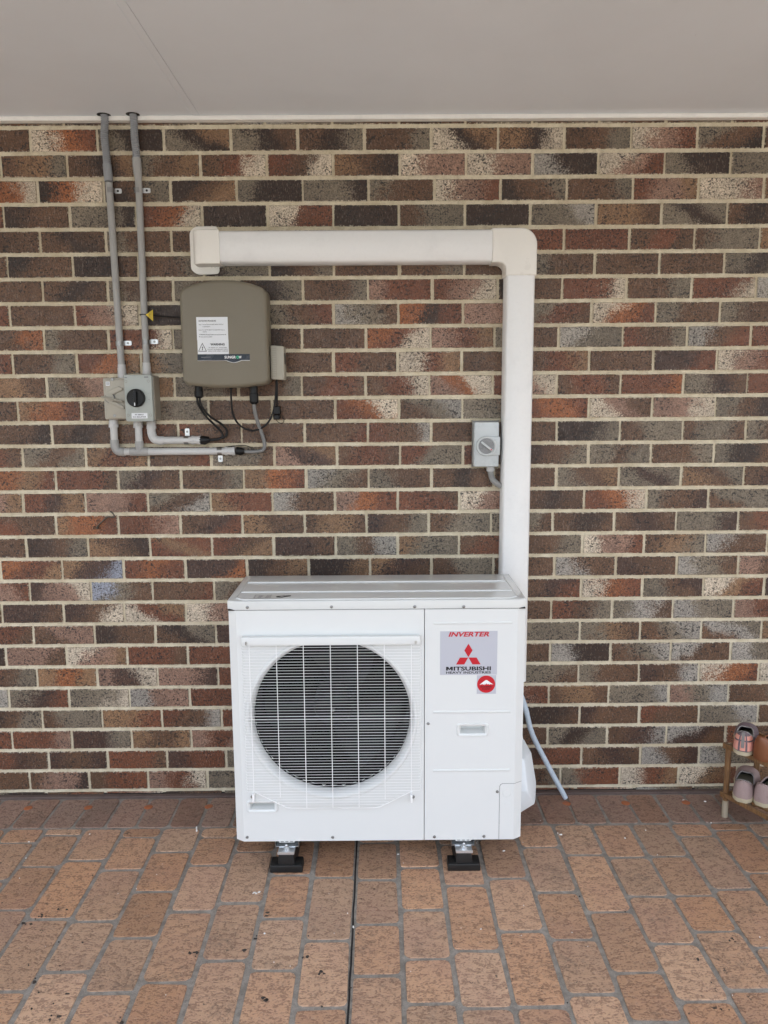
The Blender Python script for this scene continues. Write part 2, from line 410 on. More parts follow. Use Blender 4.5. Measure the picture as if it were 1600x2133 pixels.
for k in range(-22, 38):
    xl = -.972 + PW*k; xr = xl + PW
    if xl < -4.2 or xr > 4.45: continue
    js = list(known.get(k, [HJ - random.uniform(.06, .28)]))
    while js[-1] > -3.0: js.append(js[-1] - random.choice((.216, .222, .26, .30)))
    y1 = HJ
    for j in js:
        if y1 - j > .03 and j > -3.28: cells.append((xl + .0070, xr - .0070, j + .0066, y1 - .0066, True))
        y1 = j
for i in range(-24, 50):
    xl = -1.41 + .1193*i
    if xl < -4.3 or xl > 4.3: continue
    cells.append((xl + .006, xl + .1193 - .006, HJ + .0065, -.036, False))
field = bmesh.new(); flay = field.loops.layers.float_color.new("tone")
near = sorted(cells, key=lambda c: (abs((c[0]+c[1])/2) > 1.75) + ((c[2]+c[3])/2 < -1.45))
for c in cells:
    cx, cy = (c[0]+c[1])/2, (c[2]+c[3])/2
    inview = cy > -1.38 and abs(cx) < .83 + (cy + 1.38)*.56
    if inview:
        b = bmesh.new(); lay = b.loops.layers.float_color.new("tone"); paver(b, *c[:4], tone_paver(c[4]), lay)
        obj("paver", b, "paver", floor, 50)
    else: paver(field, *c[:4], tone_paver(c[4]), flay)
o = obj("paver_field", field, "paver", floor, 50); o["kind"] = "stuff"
b = BM(); box(b, -4.4, 4.4, -.030, -.004, -.0060, .006, .003, 1); obj("wall_edge_strip", b, "skirt", floor)
b = BM(); box(b, -4.4, 4.4, -.0045, .0, -.006, .0085); obj("wall_edge_gap", b, "gap", floor, None)
b = BM(); x = -.972 + PW*6
prev = None
pts = [(x - .001 + random.uniform(-.0012, .0012), HJ - i*.06) for i in range(0, 48)]
for (xa, ya), (xb, yb) in zip(pts, pts[1:]):
    b.faces.new([b.verts.new(p) for p in ((xa - .0028, ya, -.0018), (xa + .0028, ya, -.0018), (xb + .0028, yb, -.0018), (xb - .0028, yb, -.0018))])
obj("control_joint", b, "gap", floor, None)

# ------------------------------------------------------------------ brick wall
C = .0876354; ZT = .02 + 29*C
BL, BH = .2300, .0735
def sr(r, g, b, k=.80): return lin(r, g, b, k)
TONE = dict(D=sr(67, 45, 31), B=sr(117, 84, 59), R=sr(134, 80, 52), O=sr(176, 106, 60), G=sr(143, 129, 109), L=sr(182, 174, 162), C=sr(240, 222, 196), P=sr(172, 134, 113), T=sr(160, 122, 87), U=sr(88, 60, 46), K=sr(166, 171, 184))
# one entry per course from the top: first joint (m), then the fired colours of each brick (left, middle, right), except K: a bluish sky reflection painted in
ROWS = [
 (-1.249, "GBB COR GDD GDT GDB BDG BBG CDT TDC BBG CPR GBD BBB"),
 (-1.122-.24, "BTG BTG BDT GBT BRC RBC TBD CPP CPP LDD CPR GDD GGB"),
 (-1.235, "OOC DOC DBG DBT GDD GGD GBB CPR DBG BBG RPT CCP TBB"),
 (-1.365, "ROR DBB GGD ROC DDD CRR DDD BGG DDD GGL TTB GDG BDB"),
 (-1.240, "DBB BDB GBB BBB BBB BBB BBB BBB RRR RRR BRB BGG TBD DDD"),
 (-1.365, "BBB DBB DDB BBG DGG DBG BBB BBG BBB GBB BBB BBB GDG"),
 (-1.242, "BBB BDB GBB GBB BDG BBG PRR RPC DBB RRC BBG RRC LGG"),
 (-1.370, "RRR BBB RPC DDB BBB GBR LGB ODR PPB GRB COR GBB GBB"),
 (-1.250, "BBO GBB RRC GBB BDB BBB ORC PRT GBB LGG RBG LBR RRR"),
 (-1.373, "RRR BBG ROT TGG BBB BBB RBB CRT BBB BRT BBB UUR CPR"),
 (-1.253, "TTB GBP BTT GGB BBG BRB BRC POC RPC BRB RRO GUB RRP"),
 (-1.368, "OBB TOR BGB BGG BBB BBB ROC BGL GGB ROR CPB PPC GBD"),
 (-1.246, "BBD BDB BRB RBB BBB BBR RBL BBB BBB DDG BGG BGB GBB"),
 (-1.364, "BRB GBG TRT BBR GGB PUT BRB RGG RBB UBG GBG BBG GDB"),
 (-1.244, "OTR RRB GUB BBG TOR LGB GBB BDB BBB GBT GUG TBG BUG"),
 (-1.375, "BPT RUT PPR GBL TRR LBB POR RRB CPR BDB ROC GBU BGG"),
 (-1.254, "RBB TOR RRP BUR TBB BTB UBG BGG GGB BDB BUB GGU BRB"),
 (-1.376, "DBB DBG TBD RTR RBT UUB GBL TGG BRR BBG CPR BTG LBB BBB"),
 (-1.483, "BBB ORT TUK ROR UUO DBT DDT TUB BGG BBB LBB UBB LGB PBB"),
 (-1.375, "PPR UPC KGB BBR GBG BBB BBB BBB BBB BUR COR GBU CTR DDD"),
 (-1.490, "BBB UUB UBC CRT CPP BBB BBB BBB BBB BBB RBG GLB LGG PRO"),
 (-1.374, "RRB BPP DBB BDG UUB BBB BBB BBB BBB GGG GTB BGL BLG TGB"),
 (-1.490, "DDD PPB CPT RRB RRR BBB BBB BBB BBB UBB LDD BGL LBB LGB"),
 (-1.373, "RBG TOT PUC PPU RRR BBB BBB BBB BBB GGB GBB UBL COR CCC"),
 (-1.490, "GGL GUR GGC LPP RRR BBB BBB BBB BBB RPR BTB GGL PGL BBG"),
 (-1.364, "DBG BGG TTR RBL RRR BBB BBB BBB BBB DDB UBB RBB GGL BBB"),
 (-1.491, "UUR RRP UUG TBT PRP BBB BBB BBB BBB BBB GDG BUL LUB RBB"),
 (-1.352, "RUB UBU RRB URR GGG BBB BBB BBB BBB URR BUB LBU LGB BBB"),
 (-1.433, "DBB BPD BRR PRC GGB BBB BBB BBB BBB UBG GRR CRT CTR TTG")]
wall = thing("brick_wall", "brown and grey mottled brick wall with cream mortar behind the white outdoor unit", "wall", (0, .1, 0))
m_ = BM(); box(m_, -5, 5, .008, .23, -.10, 2.66)
def wobble(bm):
    pass
# mortar face: a fine uneven sheet just behind the brick faces
nx, nz = 640, 240
vs = [[m_.verts.new((-5 + 10*i/nx, .0004 + random.uniform(-.0012, .0012), -.02 + 2.64*k/nz)) for i in range(nx + 1)] for k in range(nz + 1)]
for k in range(nz):
    for i in range(nx): m_.faces.new((vs[k][i], vs[k][i+1], vs[k+1][i+1], vs[k+1][i]))
obj("mortar", m_, "mortar", wall, 60)
def brick(bm, lay, cx, cz, w, h, code):
    tw, sd = random.uniform(-.004, .004), random.random(); pr = random.uniform(-.0055, -.0042)
    base = [(-1, -1), (-.4, -1), (.35, -1), (1, -1), (1, .05), (1, 1), (.4, 1), (-.3, 1), (-1, 1), (-1, -.1)]
    A, B, Cc = [], [], []
    for sx, sz in base:
        jx, jz = random.uniform(-.0011, .0011), random.uniform(-.0011, .0011)
        x, z = sx*w/2 + jx, sz*h/2 + jz; x, z = x - z*tw, z + x*tw
        A.append(bm.verts.new((cx + x, .004, cz + z))); B.append(bm.verts.new((cx + x, pr + .0016, cz + z)))
        Cc.append(bm.verts.new((cx + x - math.copysign(.0016, sx) * (abs(sx) > .9), pr, cz + z - math.copysign(.0016, sz) * (abs(sz) > .9))))
    n = len(base); fs = []
    for i in range(n):
        j = (i+1) % n; fs.append(bm.faces.new((A[i], A[j], B[j], B[i]))); fs.append(bm.faces.new((B[i], B[j], Cc[j], Cc[i])))
    fs.append(bm.faces.new(Cc))
    q = []
    for k in code:
        kv = random.uniform(.85, 1.14); q.append(tuple(c*kv for c in TONE[k][:3]) + (1,))
    for f in fs:
        for l in f.loops:
            l[lay[0]], l[lay[1]], l[lay[2]] = q; l[lay[3]] = (sd, sd, sd, 1)
            l[lay[4]].uv = ((l.vert.co.x - cx)/w + .5, l.vert.co.z - cz)
def layers(bm):
    f = bm.loops.layers.float_color
    return [f.new("tone_a"), f.new("tone_b"), f.new("tone_c"), f.new("seed"), bm.loops.layers.uv.new("local")]
codes = ["DBB", "BBG", "RRB", "GGB", "UBB", "TOR", "RPC", "BDB", "LGB", "BRB", "PRT", "GDD"]
def survey(p):
    """place on the wall -> survey point"""
    r = Vector(p) - CAMP; xr = r.x*cos(YA) - r.y*sin(YA); yr = r.x*sin(YA) + r.y*cos(YA)
    fw_ = yr*cos(TH) - r.z*sin(TH); up_ = yr*sin(TH) + r.z*cos(TH); u, v = F*xr/fw_, -F*up_/fw_
    return 800 + u*cos(RO) - v*sin(RO), 1066.5 + u*sin(RO) + v*cos(RO)
def shows(cx, cz):
    """share of a brick's face that the photograph shows, in survey pixels"""
    n = 0
    for a in range(9):
        for c in range(4):
            x, y = survey((cx + (a - 4)/8*BL*.96, 0, cz + (c - 1.5)/3*BH*.94))
            if not (0 < x < 1600 and 0 < y < 2133): continue
            if 480 < x < 1096 and y > 1205: continue
            if (1045 < x < 1115 and 480 < y < 1420) or (398 < x < 1115 and 474 < y < 549) or (375 < x < 562 and 583 < y < 808) or (212 < x < 326 and 782 < y < 878) or (987 < x < 1046 and 879 < y < 974): continue
            n += 1
    A, B = survey((cx - BL/2, 0, cz - BH/2)), survey((cx + BL/2, 0, cz + BH/2))
    return n/36*(B[0] - A[0])*(A[1] - B[1])
plan = []
for j in range(-1, 30):
    zc = ZT - (j + .5)*C
    if j == -1: x0, cl = -1.365, ["GGG", "GBG", "DBG", "BBG", "GGL", "LGG", "GBB", "BDB", "BGG", "GBG", "GBB", "BGG"]
    elif j == 29: x0, cl = -1.37, []
    else: x0, cl = ROWS[j][0], ROWS[j][1].split()
    for i in range(-17, 30):
        cx = x0 - .12 + .24*i + random.uniform(-.0012, .0012)
        if cx < -4.9 or cx > 4.9: continue
        code = cl[i] if 0 <= i < len(cl) else random.choice(codes)
        plan.append((shows(cx, zc) if 0 <= j <= 28 else 0, cx, zc if j != 29 else zc + .012, BH if j != 29 else .05, code))
limit = sorted((p[0] for p in plan), reverse=True)[299]
rest = bmesh.new(); rlay = layers(rest); nbr = 0
for a, cx, cz_, h, code in plan:
    if a >= limit and a > 0 and nbr < 300:
        b = bmesh.new(); brick(b, layers(b), cx, cz_, BL + random.uniform(-.002, .002), h, code); obj("brick", b, "brick", wall, 40); nbr += 1
    else: brick(rest, rlay, cx, cz_, BL + random.uniform(-.002, .002), h, code)
o = obj("brick_field", rest, "brick", wall, 40); o["kind"] = "stuff"

# ------------------------------------------------------------------ ceiling
ZC = 2.591
ceil = thing("patio_ceiling", "flat grey-beige painted ceiling sheets over the patio with a thin sheet joint", "ceiling", (0, -2, ZC))
JX = -.645
CE = -2.3
b = BM(); box(b, -4.6, JX - .0135, CE, .05, ZC, ZC + .006); obj("ceiling_sheet", b, "ceiling", ceil, None)
b = BM(); box(b, JX + .0135, 4.6, CE, .05, ZC, ZC + .006); obj("ceiling_sheet", b, "ceiling", ceil, None)
b = BM(); box(b, JX - .0135, JX + .0115, CE, .05, ZC + .0012, ZC + .006); obj("joint_strip", b, "ceiling", ceil, None)
b = BM(); box(b, JX + .0105, JX + .0145, CE, .05, ZC + .0030, ZC + .007); obj("joint_gap", b, "gap", ceil, None)
b = BM(); box(b, -4.6, 4.6, CE - .12, 4.0, ZC + .02, ZC + .16); obj("roof_deck", b, "roof", ceil, None)
b = BM(); box(b, -4.6, 4.6, -.034, -.004, ZC - .016, ZC - .0005, .002, 1); obj("wall_trim", b, "trim", ceil)

# ------------------------------------------------------------------ outdoor unit
X0, X1, YF, YB, Z0, Z1 = -.503, .4745, -.506, -.150, .098, .9145
SX = .1414
unit = thing("air_conditioner", "white outdoor air conditioner unit with round fan grille standing on black rubber blocks", "air conditioner", (-.015, -.33, .098))
def pocket(cx, cz, w, h):
    c = BM(); t = bmesh.new()
    P = [(-1, -1), (1, -1), (1, 1), (-1, 1)]
    A = [t.verts.new((cx + a*w/2, YF - .01, cz + q*h/2)) for a, q in P]; B = [t.verts.new((cx + a*w/2*.82, YF + .034, cz + q*h/2*(.94) + (.006 if q < 0 else 0))) for a, q in P]
    t.faces.new(A[::-1]); t.faces.new(B)
    for i in range(4): t.faces.new((A[i], A[(i+1) % 4], B[(i+1) % 4], B[i]))
    me = bpy.data.meshes.new("x"); t.to_mesh(me); t.free(); c.from_mesh(me); return c
FC = Vector((-.168, 0, .540)); FR = .272
hr = W(984.5, 1520, .506); hl = W(546.5, 1679.5, .506)
b = BM(); prism(b, [(X0, -.46), (X0, YF + .017), (X0 + .027, YF), (SX - .0012, YF), (SX - .0012, -.46)], 'z', Z0, Z1 - .001)
cy = BM(); prism(cy, circ(FC.x, FC.z, FR, 72), 'y', YF - .05, -.40)
fp = obj("front_panel", cut(b, [cy, pocket(hl.x, hl.z, .086, .028)]), "acwhite", unit, 30)
b = BM(); prism(b, [(SX + .0012, -.46), (SX + .0012, YF), (X1 - .027, YF), (X1, YF + .017), (X1, -.46)], 'z', Z0, Z1 - .001)
spn = obj("service_panel", cut(b, [pocket(hr.x, hr.z, .086, .030)]), "acwhite", unit, 30)
b = BM(); t = .002
for q in ((X0 + .001, X0 + .003, -.46, YB, Z0, Z1), (X1 - .003, X1 - .001, -.46, YB, Z0, Z1), (X0, X1, -.459, YB, Z0, Z0 + .003)): box(b, *q)
obj("casing_side", b, "acwhite", unit, None)
b = BM(); box(b, X0 + .004, X1 - .004, YB - .02, YB, Z0 + .004, Z1); obj("condenser_coil", b, "chamber", unit, None)
b = BM(); lathe(b, [(.288, -.0005), (.284, -.0045), (.277, -.0045), (.270, .002), (.2645, .020), (.2630, .048), (.2645, .050)], (FC.x, YF, FC.z), (0, 1, 0), 72)
bmesh.ops.delete(b, geom=[f for f in b.faces if len(f.verts) > 4], context='FACES')
obj("bell_mouth", b, "acwhite", unit, 40)
b = BM(); lathe(b, [(.2632, .032), (.2640, .20), (.30, .23), (.30, .30), (.0, .30)], (FC.x, YF, FC.z), (0, 1, 0), 48)  # added black liner standing in for unlit depth and dark coil
bmesh.ops.delete(b, geom=[f for f in b.faces if len(f.verts) > 4], context='FACES')
obj("fan_shade_liner", b, "chamber", unit, 40)
fan = BM(); lathe(fan, [(0, .075), (.02, .076), (.062, .088), (.070, .11), (.070, .19), (0, .19)], (FC.x, YF, FC.z), (0, 1, 0), 32)
fan = obj("fan", fan, "fanblade", unit, 40)
for k in range(3):
    b = BM(); rows = []
    for i in range(9):
        r = .062 + .178*i/8; row = []
        for j in range(9):
            s = j/8; a = radians(70 + 120*k) + radians(78)*(s - .5)*(1 - .1*i/8) + radians(18)*i/8
            row.append(b.verts.new((FC.x + r*cos(a), YF + .095 + .085*s + .012*sin(s*pi), FC.z + r*sin(a))))
        rows.append(row)
    for p, q in zip(rows, rows[1:]):
        for j in range(8): b.faces.new((p[j], p[j+1], q[j+1], q[j]))
    obj("fan_blade", b, "fanblade", fan, 60)
b = BM(); lathe(b, [(0, .064), (.004, .065), (.0055, .068), (.0055, .080)], (FC.x, YF, FC.z), (0, 1, 0), 12); obj("hub_nut", b, "steel", fan)
# lid
b = BM(); e = .0022
prism(b, [(X0 - e, YB + .004), (X0 - e, YF + .016), (X0 + .026, YF - e), (X1 - .026, YF - e), (X1 + e, YF + .016), (X1 + e, YB + .004)], 'z', Z1 + .0016, .9455, .005, 3, True)
lid = obj("lid", b, "lidwhite", unit, 40)
b = BM(); box(b, X0 + .002, X1 - .002, YF + .003, YB, Z1 - .002, Z1 + .002); obj("lid_seam", b, "gap", lid, None)
b = BM()
zr = .9462
for y_, xa, xb in ((-.258, -.476, .444), (-.394, -.476, .445)):
    tube(b, [(xa, y_, zr - .001), (xa + .006, y_, zr), (xb - .006, y_, zr), (xb, y_, zr - .001)], .0036, 8)
tube(b, [(-.476, -.474, zr), (-.452, -.494, zr), (.422, -.494, zr), (.446, -.474, zr)], .0036, 8)
obj("lid_ribs", b, "lidwhite", lid, 60)
for xa in (-.480, .4505):
    b = BM(); tube(b, [(xa, -.185, zr - .0008), (xa, -.478, zr - .0008)], .0016, 8); obj("lid_edge_rib", b, "lidwhite", lid, 60)
b = BM(); ys = (-.425, -.478)
b.faces.new([b.verts.new(p) for p in ((-.425, ys[1], .9459), (-.325, ys[1], .9459), (-.325, ys[0], .9459), (-.425, ys[0], .9459))])
st = obj("lid_sticker", b, "lidwhite", lid, None)
b = BM()
def flat(bm, pts, z): bm.faces.new([bm.verts.new((p[0], p[1], z)) for p in pts])
for (xa, xb, ya, yb) in ((-.421, -.369, -.4265, -.4285), (-.421, -.369, -.474, -.476), (-.4215, -.420, -.4265, -.476), (-.369, -.3675, -.4265, -.476)): flat(b, [(xa, ya), (xb, ya), (xb, yb), (xa, yb)], .9462)
for xq in (-.41, -.385):
    for q in range(3): flat(b, [(xq + q*.004, -.470), (xq + q*.004 + .002, -.470), (xq + q*.005 + .006, -.435), (xq + q*.005 + .004, -.435)], .9462)
obj("sticker_print", b, "greyink", st, None)
b = BM(); flat(b, [(-.352, -.452), (-.345, -.464), (-.33, -.466), (-.318, -.458), (-.302, -.450), (-.302, -.438), (-.328, -.441), (-.342, -.445)], .9463); obj("sticker_symbol", b, "ink", st, None)
b = BM(); flat(b, [(-.340, -.452), (-.333, -.459), (-.322, -.454), (-.328, -.448)], .9466); obj("sticker_symbol", b, "lidwhite", st, None)
# screws
def screw(x, z, y, r, parent, mat="steel"):
    b = BM(); lathe(b, [(r*1.25, 0), (r*1.25, .0008), (r, .0012), (r*.9, .0028), (r*.45, .0036), (r*.4, .002), (0, .002)], (x, y, z), (0, -1, 0), 14); obj("screw", b, mat, parent, 40)
for px, py in ((515, 1265), (690.5, 1264), (864, 1263.5), (966, 1263.5)): q = W(px, py, .508); screw(q.x, q.z, YF - e - .0002, .0042, lid)
for px, py in ((515, 1744), (693, 1744)): q = W(px, py, .506); screw(q.x, q.z, YF, .0042, fp)
for px, py in ((892, 1507), (1036, 1649), (905, 1743), (1008, 1742)): q = W(px, py, .506); screw(q.x, q.z, YF, .0042, spn)
# pressed ribs, handle frames, knock-out
def frame(bm, cx, cz, w, h, th, r, y0, y1):
    o1 = rrect(cx, cz, w, h, r); i1 = rrect(cx, cz, w - 2*th, h - 2*th, max(.0015, r - th)); n = len(o1)
    q = lambda P, y: [bm.verts.new((p[0], y, p[1])) for p in P]
    m1 = rrect(cx, cz, w - .004, h - .004, r - .001); m2 = rrect(cx, cz, w - 2*th + .004, h - 2*th + .004, max(.002, r - th + .001))
    R = [q(o1, y0), q(m1, y1), q(m2, y1), q(i1, y0)]
    for A, B in zip(R, R[1:]):
        for i in range(n): bm.faces.new((A[i], A[(i+1) % n], B[(i+1) % n], B[i]))
b = BM(); frame(b, hr.x, hr.z, .108, .046, .0105, .010, YF - .0002, YF - .004); obj("handle_frame", b, "acwhite", spn, 60)
b = BM(); frame(b, hl.x, hl.z, .108, .044, .0105, .010, YF - .0002, YF - .004); obj("handle_frame", b, "acwhite", fp, 60)
for py, xa, xb in ((1298, 903, 1068), (1483, 902, 1065), (1605, 902, 1062)):
    A_, B_ = W(xa, py, .506), W(xb, py, .506); z_ = (A_.z + B_.z)/2; b = BM()
    prism(b, rrect((A_.x + B_.x)/2, z_, B_.x - A_.x, .0085, .0042, 4), 'y', YF + .001, YF - .0022, .0018, 2, True); obj("pressed_rib", b, "acwhite", spn, 60)
b = BM(); k0 = W(1041, 1636, .506); xk = k0.x
tube(b, [(xk, YF, Z0 + .001), (xk, YF, k0.z - .004), (xk + .003, YF, k0.z + .003), (xk + .009, YF, k0.z + .0065), (X1 - .027, YF, k0.z + .0065), (X1 - .0005, YF + .017, k0.z + .0065)], .0009, 6); obj("knockout_edge", b, "dialgrey", spn, 60)
b = BM(); kc = W(1056, 1651, .506); tube(b, [(kc.x + .0145*cos(a), YF, kc.z + .0145*sin(a)) for a in [2*pi*i/24 for i in range(25)]], .0008, 6); 
obj("knockout_ring", b, "acwhite", spn, 60); b = BM()
k2 = W(1052, 1673, .506); tube(b, [(k2.x - .004, YF, k2.z - .008), (k2.x, YF, k2.z - .001), (k2.x + .006, YF, k2.z), (k2.x + .02, YF, k2.z)], .0009, 6); obj("knockout_edge", b, "acwhite", spn, 60)
# badge
LA, LB = W(917, 1315, .506), W(1035, 1405, .506)
b = BM(); prism(b, [(LA.x, LB.z), (LB.x, LB.z), (LB.x, LA.z), (LA.x, LA.z)], 'y', YF + .001, YF - .0008); badge = obj("brand_badge", b, "silver", spn, None, label="silver brand badge with red diamonds")
yb_ = YF - .0012; cxb = (LA.x + LB.x)/2; pw = (LB.x - LA.x)/118.0
def bx(px): return LA.x + (px - 917)*pw
def bz(py): return LA.z - (py - 1315)*(LA.z - LB.z)/90.0
text("lettering", "INVERTER", bx(934), bz(1325.7), yb_, .0152, "red", badge, width=bx(1018) - bx(934), bold=.034, shear=.25)
mw = bx(943.5) - bx(929.5); mh = .0128
b = BM()
for P in (((0, 0), (.27, 0), (.27, 1), (0, 1)), ((.73, 0), (1, 0), (1, 1), (.73, 1)), ((.0, 1), (.33, 1), (.58, .18), (.40, .18)), ((.67, 1), (1, 1), (.60, .18), (.42, .18))):
    sheet(b, [(bx(929.5) + p[0]*mw, bz(1395.7) + p[1]*mh) for p in P], yb_ - .0001*len(b.faces))
obj("lettering", b, "ink", badge, None)
text("lettering", "ITSUBISHI", bx(945.2), bz(1395.7), yb_, .0128, "ink", badge, width=bx(1022.5) - bx(945.2), bold=.036)
text("lettering", "HEAVY INDUSTRIES", bx(929.5), bz(1402.3), yb_, .0074, "ink", badge, width=bx(1022.5) - bx(929.5), bold=.026)
for P in (((975.5, 1340.5), (984, 1354.5), (975.5, 1368.5), (967, 1354.5)), ((975.2, 1369.2), (958, 1369.2), (950, 1383.5), (967, 1383.5)), ((975.8, 1369.2), (992.5, 1369.2), (1001, 1383.5), (984, 1383.5))):
    b = BM(); sheet(b, [(bx(p[0]), bz(p[1])) for p in P], yb_); obj("diamond_mark", b, "red", badge, None)
RA, RB = W(993.5, 1406.5, .506), W(1033, 1445, .506)
b = BM(); prism(b, [(RA.x, RB.z), (RB.x, RB.z), (RB.x, RA.z), (RA.x, RA.z)], 'y', YF + .001, YF - .0006); sk = obj("round_sticker", b, "silver", spn, None, label="red round sticker with a white mountain")
rc = W(1012.8, 1425, .506); rr_ = .0300
b = BM(); sheet(b, circ(rc.x, rc.z, rr_, 48), YF - .0010); obj("sticker_disc", b, "red", sk, None)
mt = [(-.74, -.06), (-.42, .22), (-.12, .45), (.0, .50), (.14, .45), (.45, .20), (.80, -.03), (.62, .0), (.50, -.02), (.44, .04), (.34, -.06), (.20, .06), (.10, -.04), (.02, .10), (-.10, -.02), (-.22, -.10), (-.18, .06), (-.36, -.08), (-.40, .04), (-.60, -.04)]
b = BM(); sheet(b, [(rc.x + p[0]*rr_, rc.z + p[1]*rr_) for p in mt], YF - .0014); obj("mountain_mark", b, "wprint", sk, None)
text("lettering", "ENGINEERED", rc.x, rc.z - .0112, YF - .0014, .0042, "ink", sk, width=.037, bold=.03, align='CENTER')
text("lettering", "IN JAPAN", rc.x, rc.z - .0185, YF - .0014, .0042, "ink", sk, width=.026, bold=.03, align='CENTER')
# wire guard
gr = BM(); GX0, GX1 = -.4565, .1270; YG = YF - .022
ga, gb_ = W(504, 1328, .526), W(875, 1342, .526)
box(gr, GX0, GX1, YG - .004, YG + .016, gb_.z, ga.z + .001, .0025, 2)
slots = []
for sx in (GX0 + .016, GX1 - .016):
    s = BM(); prism(s, [(sx - .004, gb_.z - .01), (sx + .004, gb_.z - .01), (sx + .004, gb_.z + .010), (sx + .0022, gb_.z + .0145), (sx - .0022, gb_.z + .0145), (sx - .004, gb_.z + .010)], 'y', YG - .02, YG + .03); slots.append(s)
grille = obj("fan_grille", cut(gr, slots), "acwhite", unit, 40)
zb_ = W(690, 1652, .528).z; zl_ = W(690, 1683, .528).z; pitch = .00985
zs = []; z = gb_.z - .0075
while z > zb_ - .001: zs.append(z); z -= pitch
wire_me = None
def wire_path(z): return [(GX0 - .001, YF, z), (GX0 - .001, YG + .006, z), (GX0 + .005, YG, z), (GX1 - .004, YG, z), (GX1 + .002, YG + .006, z), (GX1 + .002, YF, z)]
for i, z in enumerate(zs):
    if wire_me is None:
        b = BM(); tube(b, wire_path(z), .00068, 6); w0 = obj("wire", b, "grille", grille, 60); wire_me = w0.data; wc = wloc(w0).copy()
    else:
        o = bpy.data.objects.new("wire", wire_me); link(o, grille, wc + Vector((0, 0, z - zs[0])))
    if i in (26, 27): pass
xlo = (-.405, .058)            # the guard narrows below its side wires
z = zs[-1] - pitch; xa0, xb0, xa1, xb1 = -.418, .092, -.318, -.016
while z > zl_ + .002:
    f = (zs[-1] - z)/(zs[-1] - zl_); b = BM(); tube(b, [(xa0 + (xa1 - xa0)*f, YG, z), (xb0 + (xb1 - xb0)*f, YG, z)], .00068, 6); obj("wire", b, "grille", grille, 60); z -= pitch
b = BM(); tube(b, [(xa0 - .012, YG - .001, zs[-1]), (xa1 - .006, YG - .001, zl_ + .003), (xa1 + .012, YG - .001, zl_), (xb1 - .012, YG - .001, zl_), (xb1 + .008, YG - .001, zl_ + .003), (xb0 + .010, YG - .001, zs[-1])], .0015, 6); obj("guard_rim", b, "grille", grille, 60)
for k in range(7):
    x = -.432 + .0882*k
    if k in (0, 6): zend = zs[-1]
    elif k in (1, 5): zend = zs[-1] - .020 if k == 1 else zs[-1] - .030
    else: zend = zl_
    b = BM(); tube(b, [(x, YG - .0018, gb_.z + .004), (x, YG - .0018, zend)], .0014, 6); obj("upright_wire", b, "grille", grille, 60)
b = BM()
for zz in (zs[24], zs[25] - .0005): tube(b, [(GX0 + .004, YG - .002, zz), (GX1 - .004, YG - .002, zz)], .0007, 6)
obj("guard_rim", b, "grille", grille, 60)
for px in (525.5, 860.5):
    q = W(px, 1661, .51); b = BM(); box(b, q.x - .0035 + (.006 if px < 600 else -.006), q.x + .0035 + (.006 if px < 600 else -.006), YG, YF, q.z - .010, q.z + .016, .001, 1); obj("guard_bracket", b, "grille", grille, 40); screw(q.x, q.z, YF, .005, fp)
# side valve cover
zt, zm, zb2 = .352, .232, .128
hull = [(X1, -.40, zt - .010), (X1 + .026, -.40, zt - .016), (X1 + .068, -.31, zt - .034), (X1 + .055, -.22, zt - .020), (X1, -.22, zt),
        (X1, -.43, zm), (X1 + .034, -.43, zm), (X1 + .088, -.31, zm - .03), (X1 + .078, -.22, zm), (X1 + .085, -.32, zb2 + .036), (X1 + .070, -.385, zb2 + .030), (X1, -.405, zb2 - .002), (X1, -.22, zb2), (X1 + .07, -.22, zb2 + .03)]
b = BM(); vv = [b.verts.new(p) for p in hull]; bmesh.ops.convex_hull(b, input=vv)
bmesh.ops.delete(b, geom=[v for v in b.verts if not v.link_faces], context='VERTS')
bmesh.ops.dissolve_limit(b, angle_limit=radians(6), verts=b.verts, edges=b.edges)
bmesh.ops.bevel(b, geom=b.edges[:], offset=.0055, segments=3, profile=.5, affect='EDGES'); obj("valve_cover", b, "valve", unit, 50)
b = BM(); box(b, X1 - .001, X1 + .0035, -.438, -.425, .232, .262, .001, 1); obj("cover_clip", b, "blackp", unit)
# bottom flanges over the blocks
FTX = (-.330, .2765)
for fx in FTX:
    b = BM(); box(b, fx - .027, fx + .027, -.500, -.470, Z0 - .010, Z0 + .001, .0015, 1)
    obj("base_flange", b, "acwhite", unit)
    b = BM()
    for q in (-.016, 0, .016): box(b, fx + q - .005, fx + q + .005, -.5007, -.498, Z0 - .007, Z0 - .004)
    obj("flange_slot", b, "dialgrey", unit, None)

